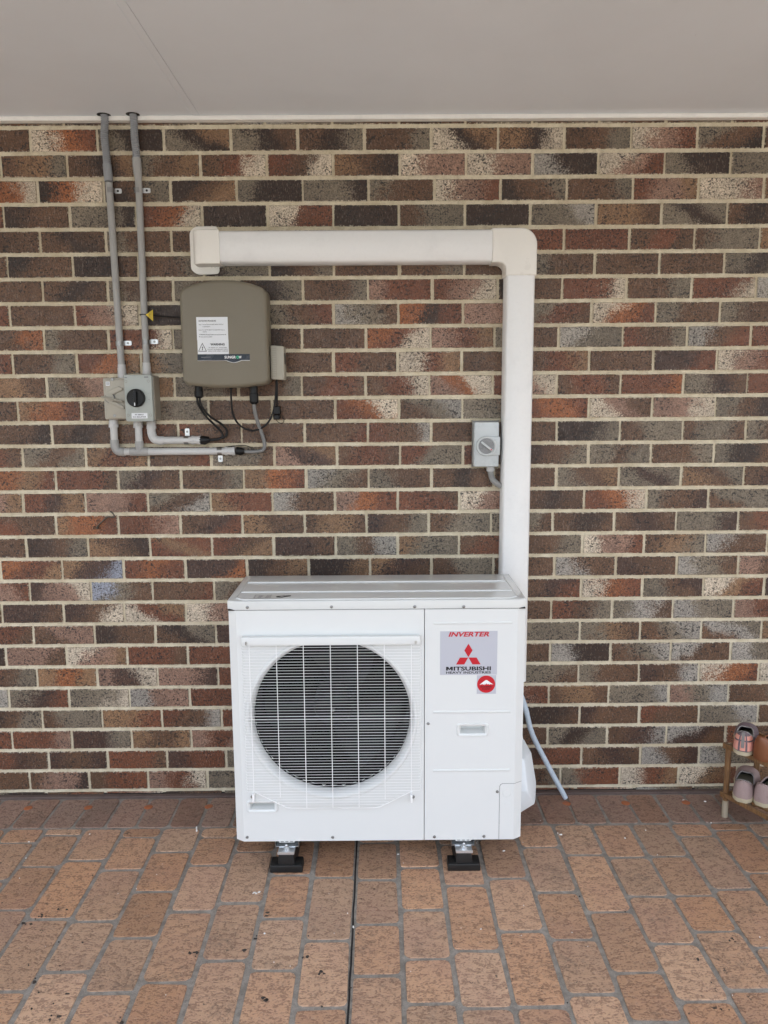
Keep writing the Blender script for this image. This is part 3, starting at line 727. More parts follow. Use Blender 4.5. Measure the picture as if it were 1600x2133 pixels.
# ------------------------------------------------------------------ rubber mounting blocks
for n_, (fx, side) in enumerate(zip(FTX, ("below the fan grille", "below the service panel"))):
    bl = thing("mounting_block", "black rubber mounting block with zinc plate " + side, "mounting block", (fx, -.33, 0), "rubber blocks carrying the outdoor unit")
    pr = [(fx - .031, 0), (fx + .031, 0), (fx + .025, .066), (fx - .025, .066)]
    b = BM(); prism(b, pr, 'y', -.135, -.532, .002, 2); obj("rubber_rail", b, "rubber", bl, 40)
    for ya, yb in ((-.537, -.482), (-.190, -.135)):
        b = BM(); prism(b, fillet([(fx - .056, .0), (fx + .056, .0), (fx + .0545, .027), (fx - .0545, .027)], .004, 2), 'y', yb, ya, .003, 2); obj("rubber_foot", b, "rubber", bl, 40)
    b = BM(); box(b, fx - .0285, fx + .0285, -.536, -.135, .0655, .0700, .0012, 1); ch = obj("zinc_plate", b, "zinc", bl)
    b = BM(); prism(b, [(fx - .0285, .069), (fx + .0285, .069), (fx + .0285, .076), (fx - .0285, .076)], 'y', -.5375, -.5350); obj("plate_lip", b, "zinc", ch)
    for s in (-1, 1):
        b = BM(); box(b, fx + s*.040 - .002, fx + s*.040 + .002, -.500, -.16, .0695, Z0, .0008, 1); obj("side_flange", b, "steel", bl)
    b = BM(); box(b, fx - .042, fx + .042, -.495, -.16, .0702, .0725); obj("foot_rail", b, "zinc", bl)
    b = BM(); lathe(b, [(.0155, 0), (.0155, .002), (.0095, .0022), (.0095, .009), (.0048, .0095), (.0048, .019), (.003, .021), (0, .021)], (fx, -.5145, .0700), (0, 0, 1), 6); obj("bolt", b, "zinc", bl, 20)
    b = BM(); lathe(b, [(.0165, 0), (.0165, .0022), (0, .0022)], (fx, -.5145, .0700), (0, 0, 1), 24); obj("washer", b, "zinc", bl, 30)

# ------------------------------------------------------------------ drain hose and lagged pipe
b = BM(); tube(b, spline([(.46, -.135, .62), (.505, -.12, .53), W(1093, 1470, .115), W(1108, 1527, .105), W(1138, 1588, .085), G(1178, 1664, .006) + Vector((0, 0, .004))], 10), .0104, 14); 
tag(obj("drain_hose", b, "hose", None, 60), "pale blue-grey hose leaning from behind the outdoor unit to the floor", "hose")
b = BM(); tube(b, spline([(.512, -.045, .55), (.512, -.06, .47), (.507, -.13, .40), (.505, -.235, .335)], 10), .020, 14)
tag(obj("lagged_pipe", b, "whitepipe", None, 60), "white lagged pipe curving from the duct foot into the side cover", "pipe")

# ------------------------------------------------------------------ white duct cover
duct = thing("duct_cover", "white plastic duct cover bending from the wall cap down behind the outdoor unit", "duct", (.51, -.04, 1.4))
DZ0, DZ1, DX0, DX1, DY = 2.0785, 2.1885, .4590, .5615, -.086
b = BM(); prism(b, [(-.004, DZ0), (DY + .008, DZ0), (DY, DZ0 + .008), (DY, DZ1 - .008), (DY + .008, DZ1), (-.004, DZ1)], 'x', -.580, .415); obj("straight_run", b, "ductw", duct, 50)
b = BM(); prism(b, [(DX0, -.004), (DX0, DY + .008), (DX0 + .008, DY), (DX1 - .008, DY), (DX1, DY + .008), (DX1, -.004)], 'z', .500, 2.04); obj("straight_run", b, "ductw", duct, 50)
e = .0046
ol = [(.405, DZ0 - e), (.405, DZ1 + e), (DX1 - .055, DZ1 + e)]
for k in range(1, 9): a = pi/2 - k*pi/2/8; ol.append((DX1 + e - .058 + .058*cos(a), DZ1 + e - .058 + .058*sin(a)))
ol += [(DX1 + e, 2.028), (DX0 - e, 2.028), (DX0 - e, DZ0 - e - .030)]
for k in range(1, 7): a = k*pi/2/6; ol.append((DX0 - e - .026 + .026*cos(a), DZ0 - e - .026 + .026*sin(a)))
b = BM(); prism(b, ol, 'y', -.003, DY - e, .007, 3, True); obj("elbow", b, "ductc", duct, 40)
pl = [(-.568, -.003), (-.568, DY - e), (-.625, DY - e)]
for k in range(1, 8): a = -pi/2 - k*pi/2/8; pl.append((-.632 + .034*cos(a), DY - e + .034 + .034*sin(a)))
pl += [(-.666, -.003)]
b = BM(); prism(b, pl, 'z', DZ0 - e, DZ1 + e, .006, 3); cap = obj("wall_cap", b, "ductc", duct, 40)
fl = fillet([(-.690, DZ0 - .014), (-.665, DZ0 - .031), (-.586, DZ0 - .028), (-.586, DZ1 + .030), (-.668, DZ1 + .030), (-.690, DZ1 + .012)], .014, 4)
b = BM(); prism(b, fl, 'y', -.006, -.012, .002, 2, True); obj("cap_flange", b, "ductc", cap, 40)

# ------------------------------------------------------------------ isolator beside the duct
iso = thing("isolator_switch", "light grey rotary isolator box mounted beside the white duct", "switch", (.398, 0, 1.42))
bxc = fillet([(.3515, 1.3375), (.4445, 1.3375), (.4445, 1.5045), (.3515, 1.5045)], .007, 3)
b = BM(); prism(b, bxc, 'y', -.003, -.060, .004, 2, True); ib = obj("box", b, "isogrey", iso, 40)
b = BM(); box(b, .349, .447, -.005, -.020, 1.335, 1.508, .003, 1); obj("back_plate", b, "gpvc", iso)
dc = W(1013, 929, .066)
b = BM(); box(b, dc.x, .4475, -.070, -.055, dc.z - .0345, dc.z + .0345, .003, 2); obj("dial_tab", b, "isogrey", iso)
b = BM(); lathe(b, [(.0375, 0), (.0375, .012), (.0345, .015), (.0300, .015), (.0292, .012), (0, .012)], (dc.x, -.058, dc.z), (0, -1, 0), 40); dl = obj("dial", b, "isogrey", iso, 40)
b = BM(); sheet(b, circ(dc.x, dc.z, .0288, 36), -.0706); obj("dial_face", b, "dialgrey", dl, None)
a = radians(-38); ux, uz = cos(a), sin(a); hv = lambda s, t: (dc.x + ux*s - uz*t, dc.z + uz*s + ux*t)
b = BM(); prism(b, [hv(-.026, -.0042), hv(.027, -.0042), hv(.027, .0042), hv(-.026, .0042)], 'y', -.070, -.083, .0015, 1); hd = obj("dial_handle", b, "isogrey", dl)
b = BM(); sheet(b, [hv(.0255, 0), hv(.0185, -.003), hv(.0185, .003)], -.0835); obj("red_arrow", b, "red", hd, None)
for px, py in ((992.5, 889.5), (1033, 889.5), (992, 963), (1032.5, 963)):
    q = W(px, py, .06); b = BM(); lathe(b, [(.0045, 0), (.0042, .0014), (.0024, .0016), (.002, .0006), (0, .0006)], (q.x, -.0598, q.z), (0, -1, 0), 14); obj("lid_screw", b, "isogrey", iso, 40)
q = W(1021.5, 975, .03)
b = BM(); lathe(b, [(.0155, 0), (.0155, -.010), (.0150, -.011), (.0150, -.024)], (q.x, -.032, 1.342), (0, 0, 1), 20); obj("gland", b, "lpvc", iso, 40)
pth = spline([(q.x, -.032, 1.322), (q.x + .001, -.032, 1.312), W(1026, 998, .034), W(1034, 1006, .036), W(1045, 1013, .04)], 12)
pp, rr = corrugate(pth, .0118, .0042); b = BM(); tube(b, pp, rr, 16); obj("flexible_conduit", b, "gpvc", iso, 80)

# ------------------------------------------------------------------ conduits from the ceiling
def clip(parent, px, py, cx, cz, horizontal=False, below=False, r=.0128):
    """saddle: a strap over the pipe and a drilled tab on the wall"""
    q = W(px, py, 0); b = BM()
    if not horizontal:
        arc = [(cx + (r + .0012)*cos(t), -.019 + (r + .0012)*sin(t)) for t in [pi*1.02 + k*pi*.96/12 for k in range(13)]]
        inn = [(cx + (r - .0004)*cos(t), -.019 + (r - .0004)*sin(t)) for t in [pi*1.98 - k*pi*.96/12 for k in range(13)]]
        prism(b, arc + inn, 'z', cz - .0088, cz + .0088)
        s = obj("saddle_clip", b, "steel", parent, 40)
        b = BM(); prism(b, fillet([(cx + r - .002, q.z - .0085), (q.x + .0135, q.z - .0085), (q.x + .0135, q.z + .0085), (cx + r - .002, q.z + .0085)], .005, 3), 'y', -.0062, -.0085)
    else:
        sgn = -1 if below else 1
        arc = [(-.019 + (r + .0012)*cos(t), cz + (r + .0012)*sin(t)) for t in [pi*.5 + k*pi/12 for k in range(13)]]
        inn = [(-.019 + (r - .0004)*cos(t), cz + (r - .0004)*sin(t)) for t in [pi*1.5 - k*pi/12 for k in range(13)]]
        prism(b, arc + inn, 'x', cx - .0088, cx + .0088); s = obj("saddle_clip", b, "steel", parent, 40)
        b = BM(); prism(b, fillet([(q.x - .0085, cz + sgn*(r - .002)), (q.x + .0085, cz + sgn*(r - .002)), (q.x + .0085, q.z + sgn*.0125), (q.x - .0085, q.z + sgn*.0125)], .005, 3), 'y', -.0062, -.0085)
    obj("clip_tab", b, "zinc", s, 40)
    b = BM(); lathe(b, [(.0042, 0), (.0038, .0016), (.0018, .0022), (0, .0022)], (q.x, -.0086, q.z), (0, -1, 0), 12); obj("clip_screw", b, "gap" if py < 500 else "steel", s, 40)
def gland(parent, x, z0, z1, y, r=.0165, mat="lpvc"):
    h = z1 - z0; b = BM(); lathe(b, [(r, 0), (r, h*.35), (r*.94, h*.38), (r*.94, h*.72), (r*.86, h*.8), (r*.86, h)], (x, y, z0), (0, 0, 1), 12); obj("gland", b, mat, parent, 30)
cy = -.019
def sleeve(parent, pts, r, mat="dpvc"):
    pp, rr = corrugate(spline(pts, 14), r, .0066); b = BM(); tube(b, pp, rr, 16); obj("flexible_sleeve", b, mat, parent, 80)
c1 = thing("conduit", "grey conduit with a short dark coupling, dropping to the beige isolator", "conduit", (-.97, cy, 1.7), "conduits dropping from the ceiling")
HX1 = G(216, 239, ZC); HX2 = G(276.5, 238, ZC)
t1 = HX1; k1 = W(223, 346, .019); k1b = W(226.5, 378, .019); p1a, p1b = W(227, 380, .019), W(253, 762, .019)
sleeve(c1, [(HX1.x, HX1.y, 2.606), (HX1.x + .001, HX1.y + .006, 2.575), (k1.x - .001, -.027, 2.525), (k1.x, -.0205, 2.47), (k1.x, cy, k1.z)], .0138)
b = BM(); tube(b, [(k1.x, cy, k1.z + .006), (k1b.x, cy, k1b.z)], .0152, 18); obj("coupling", b, "dpvc", c1, 40)
b = BM(); tube(b, [(p1a.x, cy, p1a.z), (p1b.x, cy, p1b.z)], .0125, 18); obj("pipe", b, "gpvc", c1, 40)
q = W(230, 397, .019); clip(c1, 247, 399, q.x, q.z); q = W(249, 716, .019); clip(c1, 268, 715, q.x, q.z)
gland(c1, p1b.x + .0005, W(212, 788, .062).z - .004, p1b.z + .005, cy)
c2 = thing("conduit", "grey conduit with a swollen pale coupling, dropping to the grey-green isolator", "conduit", (-.87, cy, 1.7), "conduits dropping from the ceiling")
t2 = HX2; k2_ = W(284.5, 332, .019); p2b = W(305.5, 760, .019); k2c = W(288, 368, .019)
sleeve(c2, [(HX2.x, HX2.y, 2.606), (HX2.x + .001, HX2.y + .006, 2.575), (k2_.x - .001, -.027, 2.525), (k2_.x, -.0205, 2.48), (k2_.x, cy, k2_.z)], .0138)
b = BM(); tube(b, [(k2_.x, cy, k2_.z + .004), (k2_.x + .0005, cy, k2_.z - .03), (k2_.x + .001, cy, k2_.z - .045), (k2c.x, cy, k2c.z), (k2c.x, cy, k2c.z - .01)], [.0155, .0158, .0150, .0130, .0128], 18); obj("coupling", b, "gpvc", c2, 50)
b = BM(); tube(b, [(k2c.x, cy, k2c.z), (p2b.x, cy, p2b.z)], .0125, 18); obj("pipe", b, "gpvc", c2, 40)
q = W(287.5, 397, .019); clip(c2, 307, 398, q.x, q.z); q = W(304, 713, .019); clip(c2, 323, 712, q.x, q.z)
gland(c2, p2b.x - .0005, W(257, 780, .098).z - .010, p2b.z + .008, cy)
for t_ in (t1, t2):
    b = BM(); sheet(b, [], 0) if False else None
    lathe(b, [(.024, 0), (.0235, .0012), (0, .0012)], (t_.x, t_.y, ZC - .0006), (0, 0, 1), 20); obj("ceiling_hole", b, "gap", c1 if t_ is t1 else c2, None)

# ------------------------------------------------------------------ beige isolator
ia = thing("isolator_switch", "beige isolator box with slanted lever switch under the left conduit", "switch", (-.975, 0, 1.6))
P0, P1 = W(212, 788, .062), W(263, 874, .062)
ax0, ax1, az0, az1 = -1.024, -.928, P1.z, P0.z + .002
b = BM(); prism(b, fillet([(ax0, az0), (ax1, az0), (ax1, az1), (ax0, az1)], .008, 3), 'y', -.004, -.052, .004, 2, True); obj("box", b, "isoac", ia, 40)
b = BM(); prism(b, fillet([(ax0 + .012, az0 + .004), (ax1, az0 + .004), (ax1, az1 - .006), (ax0 + .012, az1 - .006)], .006, 3), 'y', -.050, -.060, .004, 2, True); cv = obj("cover", b, "isoac", ia, 40)
def A_(px, py): q = W(px, py, .064); return (q.x, q.z)
b = BM(); prism(b, [A_(219.5, 817), A_(247, 805), A_(256, 809), A_(256, 812), A_(236, 822), A_(228, 827), A_(219, 823)], 'y', -.058, -.068, .0025, 2, True); obj("raised_web", b, "isoac", cv, 40)
b = BM(); prism(b, [A_(222, 839), A_(238, 836), A_(258, 846), A_(259, 852), A_(254, 851), A_(236, 843)], 'y', -.058, -.068, .0025, 2, True); obj("raised_web", b, "isoac", cv, 40)
lc = A_(229, 829); b = BM(); lathe(b, [(.0185, 0), (.0185, .006), (.0165, .008), (0, .008)], (lc[0], -.059, lc[1]), (0, -1, 0), 28); dk = obj("lever_hub", b, "dialgrey", cv, 40)
b = BM(); lathe(b, [(.0160, 0), (.0155, .003), (0, .003)], (lc[0], -.0665, lc[1]), (0, -1, 0), 28); obj("lever_disc", b, "isoac", dk, 40)
b = BM(); prism(b, fillet([A_(213.5, 824.5), A_(232, 827.5), A_(258, 835), A_(258.5, 838.5), A_(236, 834.5), A_(214, 829)], .002, 2), 'y', -.066, -.084, .003, 2, True); obj("lever", b, "isoac", dk, 40)
for px, py in ((233, 790), (238, 866)):
    q = A_(px, py); b = BM(); lathe(b, [(.0058, 0), (.0052, .0012), (.0030, .0012), (.0026, -.001), (0, -.001)], (q[0], -.0602, q[1]), (0, -1, 0), 16); obj("cover_screw", b, "steel", cv, 40)
q0, q1 = A_(219.2, 795), A_(228.2, 803.5)
b = BM(); prism(b, [(q0[0], q1[1]), (q1[0], q1[1]), (q1[0], q0[1]), (q0[0], q0[1])], 'y', -.0595, -.0608); lb = obj("paper_label", b, "label", cv, None)
b = BM()
for k in (0, 1, 2): sheet(b, [(q0[0] + .002, q1[1] + .004 + k*.0035), (q1[0] - .002, q1[1] + .004 + k*.0035), (q1[0] - .002, q1[1] + .0055 + k*.0035), (q0[0] + .002, q1[1] + .0055 + k*.0035)], -.0611)
obj("label_print", b, "greyink", lb, None)

# ------------------------------------------------------------------ grey-green isolator
ip = thing("isolator_switch", "grey-green isolator box with round black knob and white label", "switch", (-.87, 0, 1.6))
P0, P1 = W(257, 780, .098), W(320, 879, .098)
px0, px1, pz0, pz1 = -.931, -.8305, P1.z + .002, P0.z - .001
b = BM(); prism(b, fillet([(px0 + .003, pz0 + .003), (px1 + .003, pz0 + .003), (px1 + .003, pz1 - .003), (px0 + .003, pz1 - .003)], .006, 3), 'y', -.004, -.080, .002, 1); obj("base_box", b, "isoside", ip, 40)
b = BM(); prism(b, fillet([(px0, pz0), (px1, pz0), (px1, pz1), (px0, pz1)], .006, 3), 'y', -.076, -.098, .003, 2, True); cv = obj("cover", b, "isopv", ip, 40)
kc = W(284, 829, .10)
b = BM(); lathe(b, [(.0325, 0), (.0335, .004), (.0325, .013), (.029, .016), (.020, .015), (0, .015)], (kc.x, -.097, kc.z), (0, -1, 0), 40); kn = obj("knob", b, "blackp", cv, 40)
b = BM(); prism(b, rrect(kc.x, kc.z, .013, .052, .006, 4), 'y', -.110, -.122, .003, 2, True); obj("knob_grip", b, "blackp", kn, 40)
b = BM(); sheet(b, rrect(kc.x - .0005, kc.z - .022, .0036, .011, .001, 2), -.1224); obj("knob_pointer", b, "wprint", kn, None)
def V_(px, py): q = W(px, py, .098); return (q.x, q.z)
for px, py in ((262, 794.5), (309, 794), (267, 865), (313.5, 864.5)):
    q = V_(px, py); b = BM(); tube(b, [(q[0] + .0044*cos(2*pi*k/18), -.098, q[1] + .0044*sin(2*pi*k/18)) for k in range(19)], .0006, 5); obj("screw_cap", b, "isoside", cv, 60)
q0, q1 = V_(274, 860.5), V_(307.5, 871.5)
b = BM(); prism(b, [(q0[0], q1[1]), (q1[0], q1[1]), (q1[0], q0[1]), (q0[0], q0[1])], 'y', -.0975, -.0988); lb = obj("paper_label", b, "label", cv, None)
cxl = (q0[0] + q1[0])/2
text("lettering", "PV ARRAY", cxl, q0[1] - .0082, -.0992, .0048, "ink", lb, width=.032, bold=.02, align='CENTER')
text("lettering", "D.C ISOLATOR", cxl, q0[1] - .0162, -.0992, .0048, "ink", lb, width=.048, bold=.02, align='CENTER')
for (ca_, cb2) in (((259, 785.6), (264.5, 787.6)), ((300, 784.2), (309, 786.6))):
    A, B = V_(*ca_), V_(*cb2); b = BM(); sheet(b, [(A[0], B[1]), (B[0], B[1]), (B[0], A[1]), (A[0], A[1])], -.0984); obj("faint_mark", b, "greyink", cv, None)
for s, px, py in (("0", 308.5, 820), ("OFF", 310, 833), ("ON", 289, 853)): q = V_(px, py); text("lettering", s, q[0], q[1], -.0984, .0028, "greyink", cv, align='CENTER', bold=.02)

# ------------------------------------------------------------------ bent conduits below the isolators
y_ = -.022
ca = thing("bent_conduit", "long low grey conduit with an elbow and a tee ending in a black seal", "conduit", (-.8, y_, 1.4), "bent conduits below the isolators")
a0, a1 = W(236.5, 884, .022), W(238, 918, .022); aL = W(262, 940, .022); aE = W(462, 941, .022); aT = W(291, 938, .022)
zl = (aL.z + aE.z)/2
gland(ca, a0.x, az0 - .030, az0 + .002, y_, .0180)
b = BM(); tube(b, [(a0.x, y_, az0 - .01), (a0.x, y_, a1.z)], .0136, 18); obj("pipe", b, "lpvc", ca, 40)
b = BM(); tube(b, spline([(a0.x, y_, a1.z + .004), (a0.x + .0005, y_, zl + .024), (a0.x + .009, y_, zl + .005), (a0.x + .028, y_, zl), (aL.x - .004, y_, zl)], 8), .0162, 18); obj("elbow", b, "gpvc", ca, 50)
b = BM(); tube(b, [(aL.x - .006, y_, zl), (aE.x + .02, y_, zl)], .0136, 18); obj("pipe", b, "lpvc", ca, 40)
b = BM(); tube(b, [(aT.x - .036, y_, zl), (aT.x + .034, y_, zl)], .0160, 18); obj("tee", b, "gpvc", ca, 40)
b = BM(); tube(b, [(aT.x, y_, zl), (aT.x, y_, zl + .040)], .0160, 18); obj("tee_branch", b, "gpvc", ca, 40)
b = BM(); tube(b, [(aT.x, y_, zl + .03), (aT.x, y_, pz0 - .015)], .0136, 18); obj("pipe", b, "lpvc", ca, 40)
gland(ca, aT.x - .001, pz0 - .026, pz0 + .002, y_, .0180)
clip(ca, 460, 955, W(458, 941, .022).x, zl, True, True, .0152)
e0 = W(469, 941, .022).x; e1 = W(496, 941, .022).x
b = BM(); lathe(b, [(.0165, 0), (.0165, .010), (.0150, .011), (.0150, .026), (.0165, .027), (.0165, .038)], (e0, y_, zl), (1, 0, 0), 10); obj("end_gland", b, "lpvc", ca, 30)
b = BM(); tube(b, [(e1 - .004, y_, zl + .001), (e1 + .010, y_ - .002, zl - .001), (e1 + .024, y_, zl)], [.0155, .0145, .0100], 14); obj("black_seal", b, "blackp", ca, 50)
b = BM(); tube(b, spline([W(470, 931, .02), W(490, 929, .012), W(510, 928, .008), W(528, 934, .012)], 8), .0016, 6); obj("thin_wire", b, "blackp", ca, 60)
cb_ = thing("bent_conduit", "short grey conduit with an elbow, ending in a black seal above the longer one", "conduit", (-.78, y_, 1.45), "bent conduits below the isolators")
b0 = W(315, 884, .022); bE = W(408, 917, .022); zu = W(380, 917, .022).z
gland(cb_, b0.x, pz0 - .030, pz0 + .002, y_, .0180)
b = BM(); tube(b, spline([(b0.x, y_, pz0 - .02), (b0.x, y_, zu + .028), (b0.x + .008, y_, zu + .007), (b0.x + .026, y_, zu), (b0.x + .045, y_, zu)], 8), .0160, 18); obj("elbow", b, "lpvc", cb_, 50)
b = BM(); tube(b, [(b0.x + .040, y_, zu), (bE.x, y_, zu)], .0138, 18); obj("pipe", b, "lpvc", cb_, 40)
clip(cb_, 391, 899, W(388.5, 917, .022).x, zu, True, False, .0152)
e2 = W(399, 917, .022).x
b = BM(); lathe(b, [(.0165, 0), (.0165, .010), (.0150, .011), (.0150, .026), (.0165, .027), (.0165, .036)], (e2, y_, zu), (1, 0, 0), 10); obj("end_gland", b, "lpvc", cb_, 30)
e3 = W(420, 916, .022).x
b = BM(); tube(b, [(e3 - .004, y_, zu), (e3 + .012, y_ - .002, zu - .001), (e3 + .030, y_, zu + .002)], [.0160, .0170, .0105], 14); obj("black_seal", b, "blackp", cb_, 50)

# ------------------------------------------------------------------ solar inverter
inv = thing("solar_inverter", "taupe wall-mounted solar inverter with white warning labels and hanging black cables", "inverter", (-.555, 0, 1.64))
ix0, ix1 = -.7105, -.4005; iz0, iz1 = 1.650, 1.980; mx = (ix0 + ix1)/2
ol = []
for k in range(13): s = -1 + 2*k/12; ol.append((mx + s*(ix1 - ix0)/2, iz0 - .014*(1 - s*s)))
for k in range(13): s = 1 - 2*k/12; ol.append((mx + s*(ix1 - ix0)/2, iz1 + .034*(1 - abs(s)**2.3)))
r_ = []
for i, p in enumerate(ol):
    r_.append(p)
ol = fillet([p for i, p in enumerate(ol) if i not in ()], .003, 1) if False else ol
def soft(P, idx, r):
    out = []; m = len(P)
    for i, p in enumerate(P):
        if i in idx:
            p0, pp_, p1_ = Vector(P[i-1]), Vector(p), Vector(P[(i+1) % m]); a = (p0 - pp_).normalized(); c = (p1_ - pp_).normalized()
            s, e_ = pp_ + a*min(r, (p0 - pp_).length*.9), pp_ + c*min(r, (p1_ - pp_).length*.9)
            for k in range(6): t = k/5; out.append(tuple(s*(1-t)**2 + pp_*2*t*(1-t) + e_*t*t))
        else: out.append(p)
    return out
ol = soft(ol, (0, 12, 13, 25), .022)
b = BM(); prism(b, ol, 'y', -.030, -.126, .015, 5, True)
body = obj("body", b, "inverter", inv, 40)
b = BM(); prism(b, rrect(mx, (iz0 + iz1)/2 + .004, .296, .330, .012, 3), 'y', -.004, -.034); obj("heat_sink", b, "blackp", inv, 30)
yl = -.1266
def I_(px, py): q = W(px, py, .127); return (q.x, q.z)
la, lb_ = I_(408.5, 660.5), I_(475.5, 708.5)
b = BM(); prism(b, [(la[0], lb_[1]), (lb_[0], lb_[1]), (lb_[0], la[1]), (la[0], la[1])], 'y', -.1255, yl); s1 = obj("procedure_label", b, "label", inv, None, label="white shutdown procedure label")
def line(s, px, py, px1, h, m="ink", bold=.012, par=None): q = I_(px, py); q1 = I_(px1, py); text("lettering", s, q[0], q[1], yl - .0004, h, m, par, width=q1[0] - q[0], bold=bold)
line("SHUTDOWN PROCEDURE", 413.8, 670, 450, .0054, par=s1, bold=.02)
line('Step 1. Turn off "SOLAR SUPPLY MAIN SWITCH"', 414, 677, 465.5, .0034, par=s1)
line("in Switchboard", 422, 681.3, 437.5, .0034, par=s1)
line('Step 2. Turn off "PV ARRAY D.C ISOLATOR" Next to', 414.2, 688.3, 468, .0034, par=s1)
line("Inverter", 422.5, 692, 431, .0034, par=s1)
line("WARNING: PV array isolators do not de-energize the", 414.8, 698, 471, .0036, par=s1, bold=.02)
line("PV array and array cabling", 414.8, 702.6, 442, .0034, par=s1, bold=.02)
wa, wb = I_(411, 708.3), I_(476.8, 737.5)
b = BM(); prism(b, [(wa[0], wb[1]), (wb[0], wb[1]), (wb[0], wa[1]), (wa[0], wa[1])], 'y', -.1250, yl - .0004); s2 = obj("warning_label", b, "label", inv, None, label="white warning label with a black triangle")
def wline(s, px, py, px1, h, bold=.02, m="ink"): q = I_(px, py); q1 = I_(px1, py); text("lettering", s, q[0], q[1], yl - .0010, h, m, s2, width=q1[0] - q[0], bold=bold)
wline("WARNING", 438.5, 719.5, 468, .0076, .035)
wline("PV ARRAY D.C. ISOLATORS", 435, 725.2, 472.5, .0036, m="greyink"); wline("DO NOT DE-ENERGIZE THE PV", 432.5, 728.9, 475, .0036, m="greyink"); wline("ARRAY AND ARRAY CABLING", 433.5, 732.4, 475, .0036, m="greyink")
tri = [I_(421.5, 713.8), I_(412.9, 732.2), I_(431, 732.2)]; cen = Vector((sum(p[0] for p in tri)/3, sum(p[1] for p in tri)/3))
b = BM(); A = [b.verts.new((p[0], yl - .0010, p[1])) for p in tri]; B = [b.verts.new((cen.x + (p[0] - cen.x)*.80, yl - .0010, cen.y + (p[1] - cen.y)*.80)) for p in tri]
for i in range(3): b.faces.new((A[i], A[(i+1) % 3], B[(i+1) % 3], B[i]))
obj("warning_triangle", b, "ink", s2, None)
b = BM(); sheet(b, [I_(*p) for p in ((422.3, 719.5), (420.2, 724.8), (421.8, 724.6), (421.0, 728.0), (420.3, 727.8), (421.9, 730.2), (423.0, 727.3), (422.3, 727.6), (423.4, 723.2), (421.9, 723.5))], yl - .0010); obj("bolt_mark", b, "ink", s2, None)
sa, sb = I_(411, 738), I_(520.5, 750); ml, mr = I_(471, 750), I_(503, 750); mb = I_(487, 754.5)
st_ = [(sa[0], sb[1]), (ml[0], sb[1])] + [(ml[0] + (mr[0] - ml[0])*k/8, sb[1] - (sb[1] - mb[1])*sin(pi*k/8)) for k in range(1, 8)] + [(mr[0], sb[1]), (sb[0], sb[1]), (sb[0], sa[1]), (sa[0], sa[1])]
b = BM(); prism(b, st_, 'y', -.1250, yl - .0002); s3 = obj("brand_strip", b, "navy", inv, None, label="navy brand strip with white lettering")
b = BM(); tube(b, [(p[0], yl, p[1] - .0008) for p in st_[:10]] + [(sb[0], yl, sb[1] - .0008)], .0013, 6); obj("strip_edge", b, "zinc", s3, 60)
for s_, pa, pb, mm in (("SUNGR", 467.8, 491.5, "wprint"), ("O", 492, 498, "green"), ("W", 497.5, 503.3, "wprint")):  # green on the O is a glare over the lettering, put into its colour
    q, q1 = I_(pa, 746.5), I_(pb, 746.5); text("lettering", s_, q[0], q[1], yl - .0008, .0088, mm, s3, width=q1[0] - q[0], bold=.03)
A, B = I_(419, 743.6), I_(439, 745); b = BM(); sheet(b, [(A[0], B[1]), (B[0], B[1] + .001), (B[0], A[1] + .001), (A[0], A[1])], yl - .0008); obj("faint_mark", b, "greyink", s3, None)
# side communication module
b = BM(); prism(b, fillet([(-.397, 1.666), (-.3475, 1.663), (-.3475, 1.785), (-.397, 1.788)], .006, 3), 'y', -.028, -.088, .004, 2, True); md = obj("side_module", b, "module", inv, 40)
b = BM(); box(b, -.404, -.396, -.035, -.070, 1.675, 1.782); obj("module_bracket", b, "blackp", inv, None)
b = BM()
for k in range(13): zz = 1.677 + k*.0083; box(b, -.3905, -.3765, -.0886, -.0875, zz, zz + .0009)
for xx in (-.3915, -.3765): box(b, xx, xx + .0009, -.0886, -.0875, 1.667, 1.784)
obj("module_grooves", b, "isoside", md, None)
b = BM(); box(b, -.3480, -.3468, -.078, -.045, 1.720, 1.760); obj("module_window", b, "blackp", md, None)
# glands and leads
for px, py0, py1, r in ((413.5, 806, 829, .0150), (528.5, 806, 842, .0155), (481.5, 806, 811, .006)):
    A, B = W(px, py0, .07), W(px, py1, .07); b = BM(); h = A.z - B.z
    lathe(b, [(r*.92, -.004), (r*.92, h*.35), (r*1.08, h*.38), (r*1.08, h*.86), (r*.7, h)], (A.x, -.07, A.z), (0, 0, -1), 12); obj("cable_gland", b, "blackp", inv, 30)
def lead(pts, r, mat="blackp"):
    b = BM(); tube(b, spline(pts, 10), r, 10); obj("cable", b, mat, inv, 70)
lead([W(410.5, 826, .07), W(413, 842, .065), W(428, 866, .05), W(452, 890, .03), W(463, 903, .022), W(461, 912, .022), W(446, 917, .022), W(430, 917, .022)], .0042)
lead([W(415.5, 826, .07), W(419, 844, .065), W(436, 866, .05), W(462, 884, .03), W(473, 898, .022), W(468, 910, .022), W(448, 915, .022), W(430, 916, .022)], .0042)
lead([W(481.5, 806, .07), W(481.5, 830, .065), W(486, 865, .055), W(502, 888, .045), W(528, 897, .04), W(555, 884, .04), W(570, 855, .04), W(575, 815, .045), W(575.5, 792, .05)], .0036)
lead([W(528.5, 838, .07), W(531, 858, .06), W(537, 880, .045), W(546, 905, .03), W(551, 925, .025), W(548, 937, .022), W(530, 941, .022), W(508, 941, .022)], .0070, "cable")
lead([W(577, 790, .05), W(577.5, 820, .045), W(577, 846, .035)], .0030)
A = W(577, 846, .03); b = BM(); box(b, A.x - .0125, A.x + .0125, -.045, -.010, A.z - .030, A.z, .003, 1); box(b, A.x - .014, A.x + .010, -.042, -.012, A.z - .050, A.z - .031, .003, 1); obj("cable_connector", b, "blackp", inv, 30)
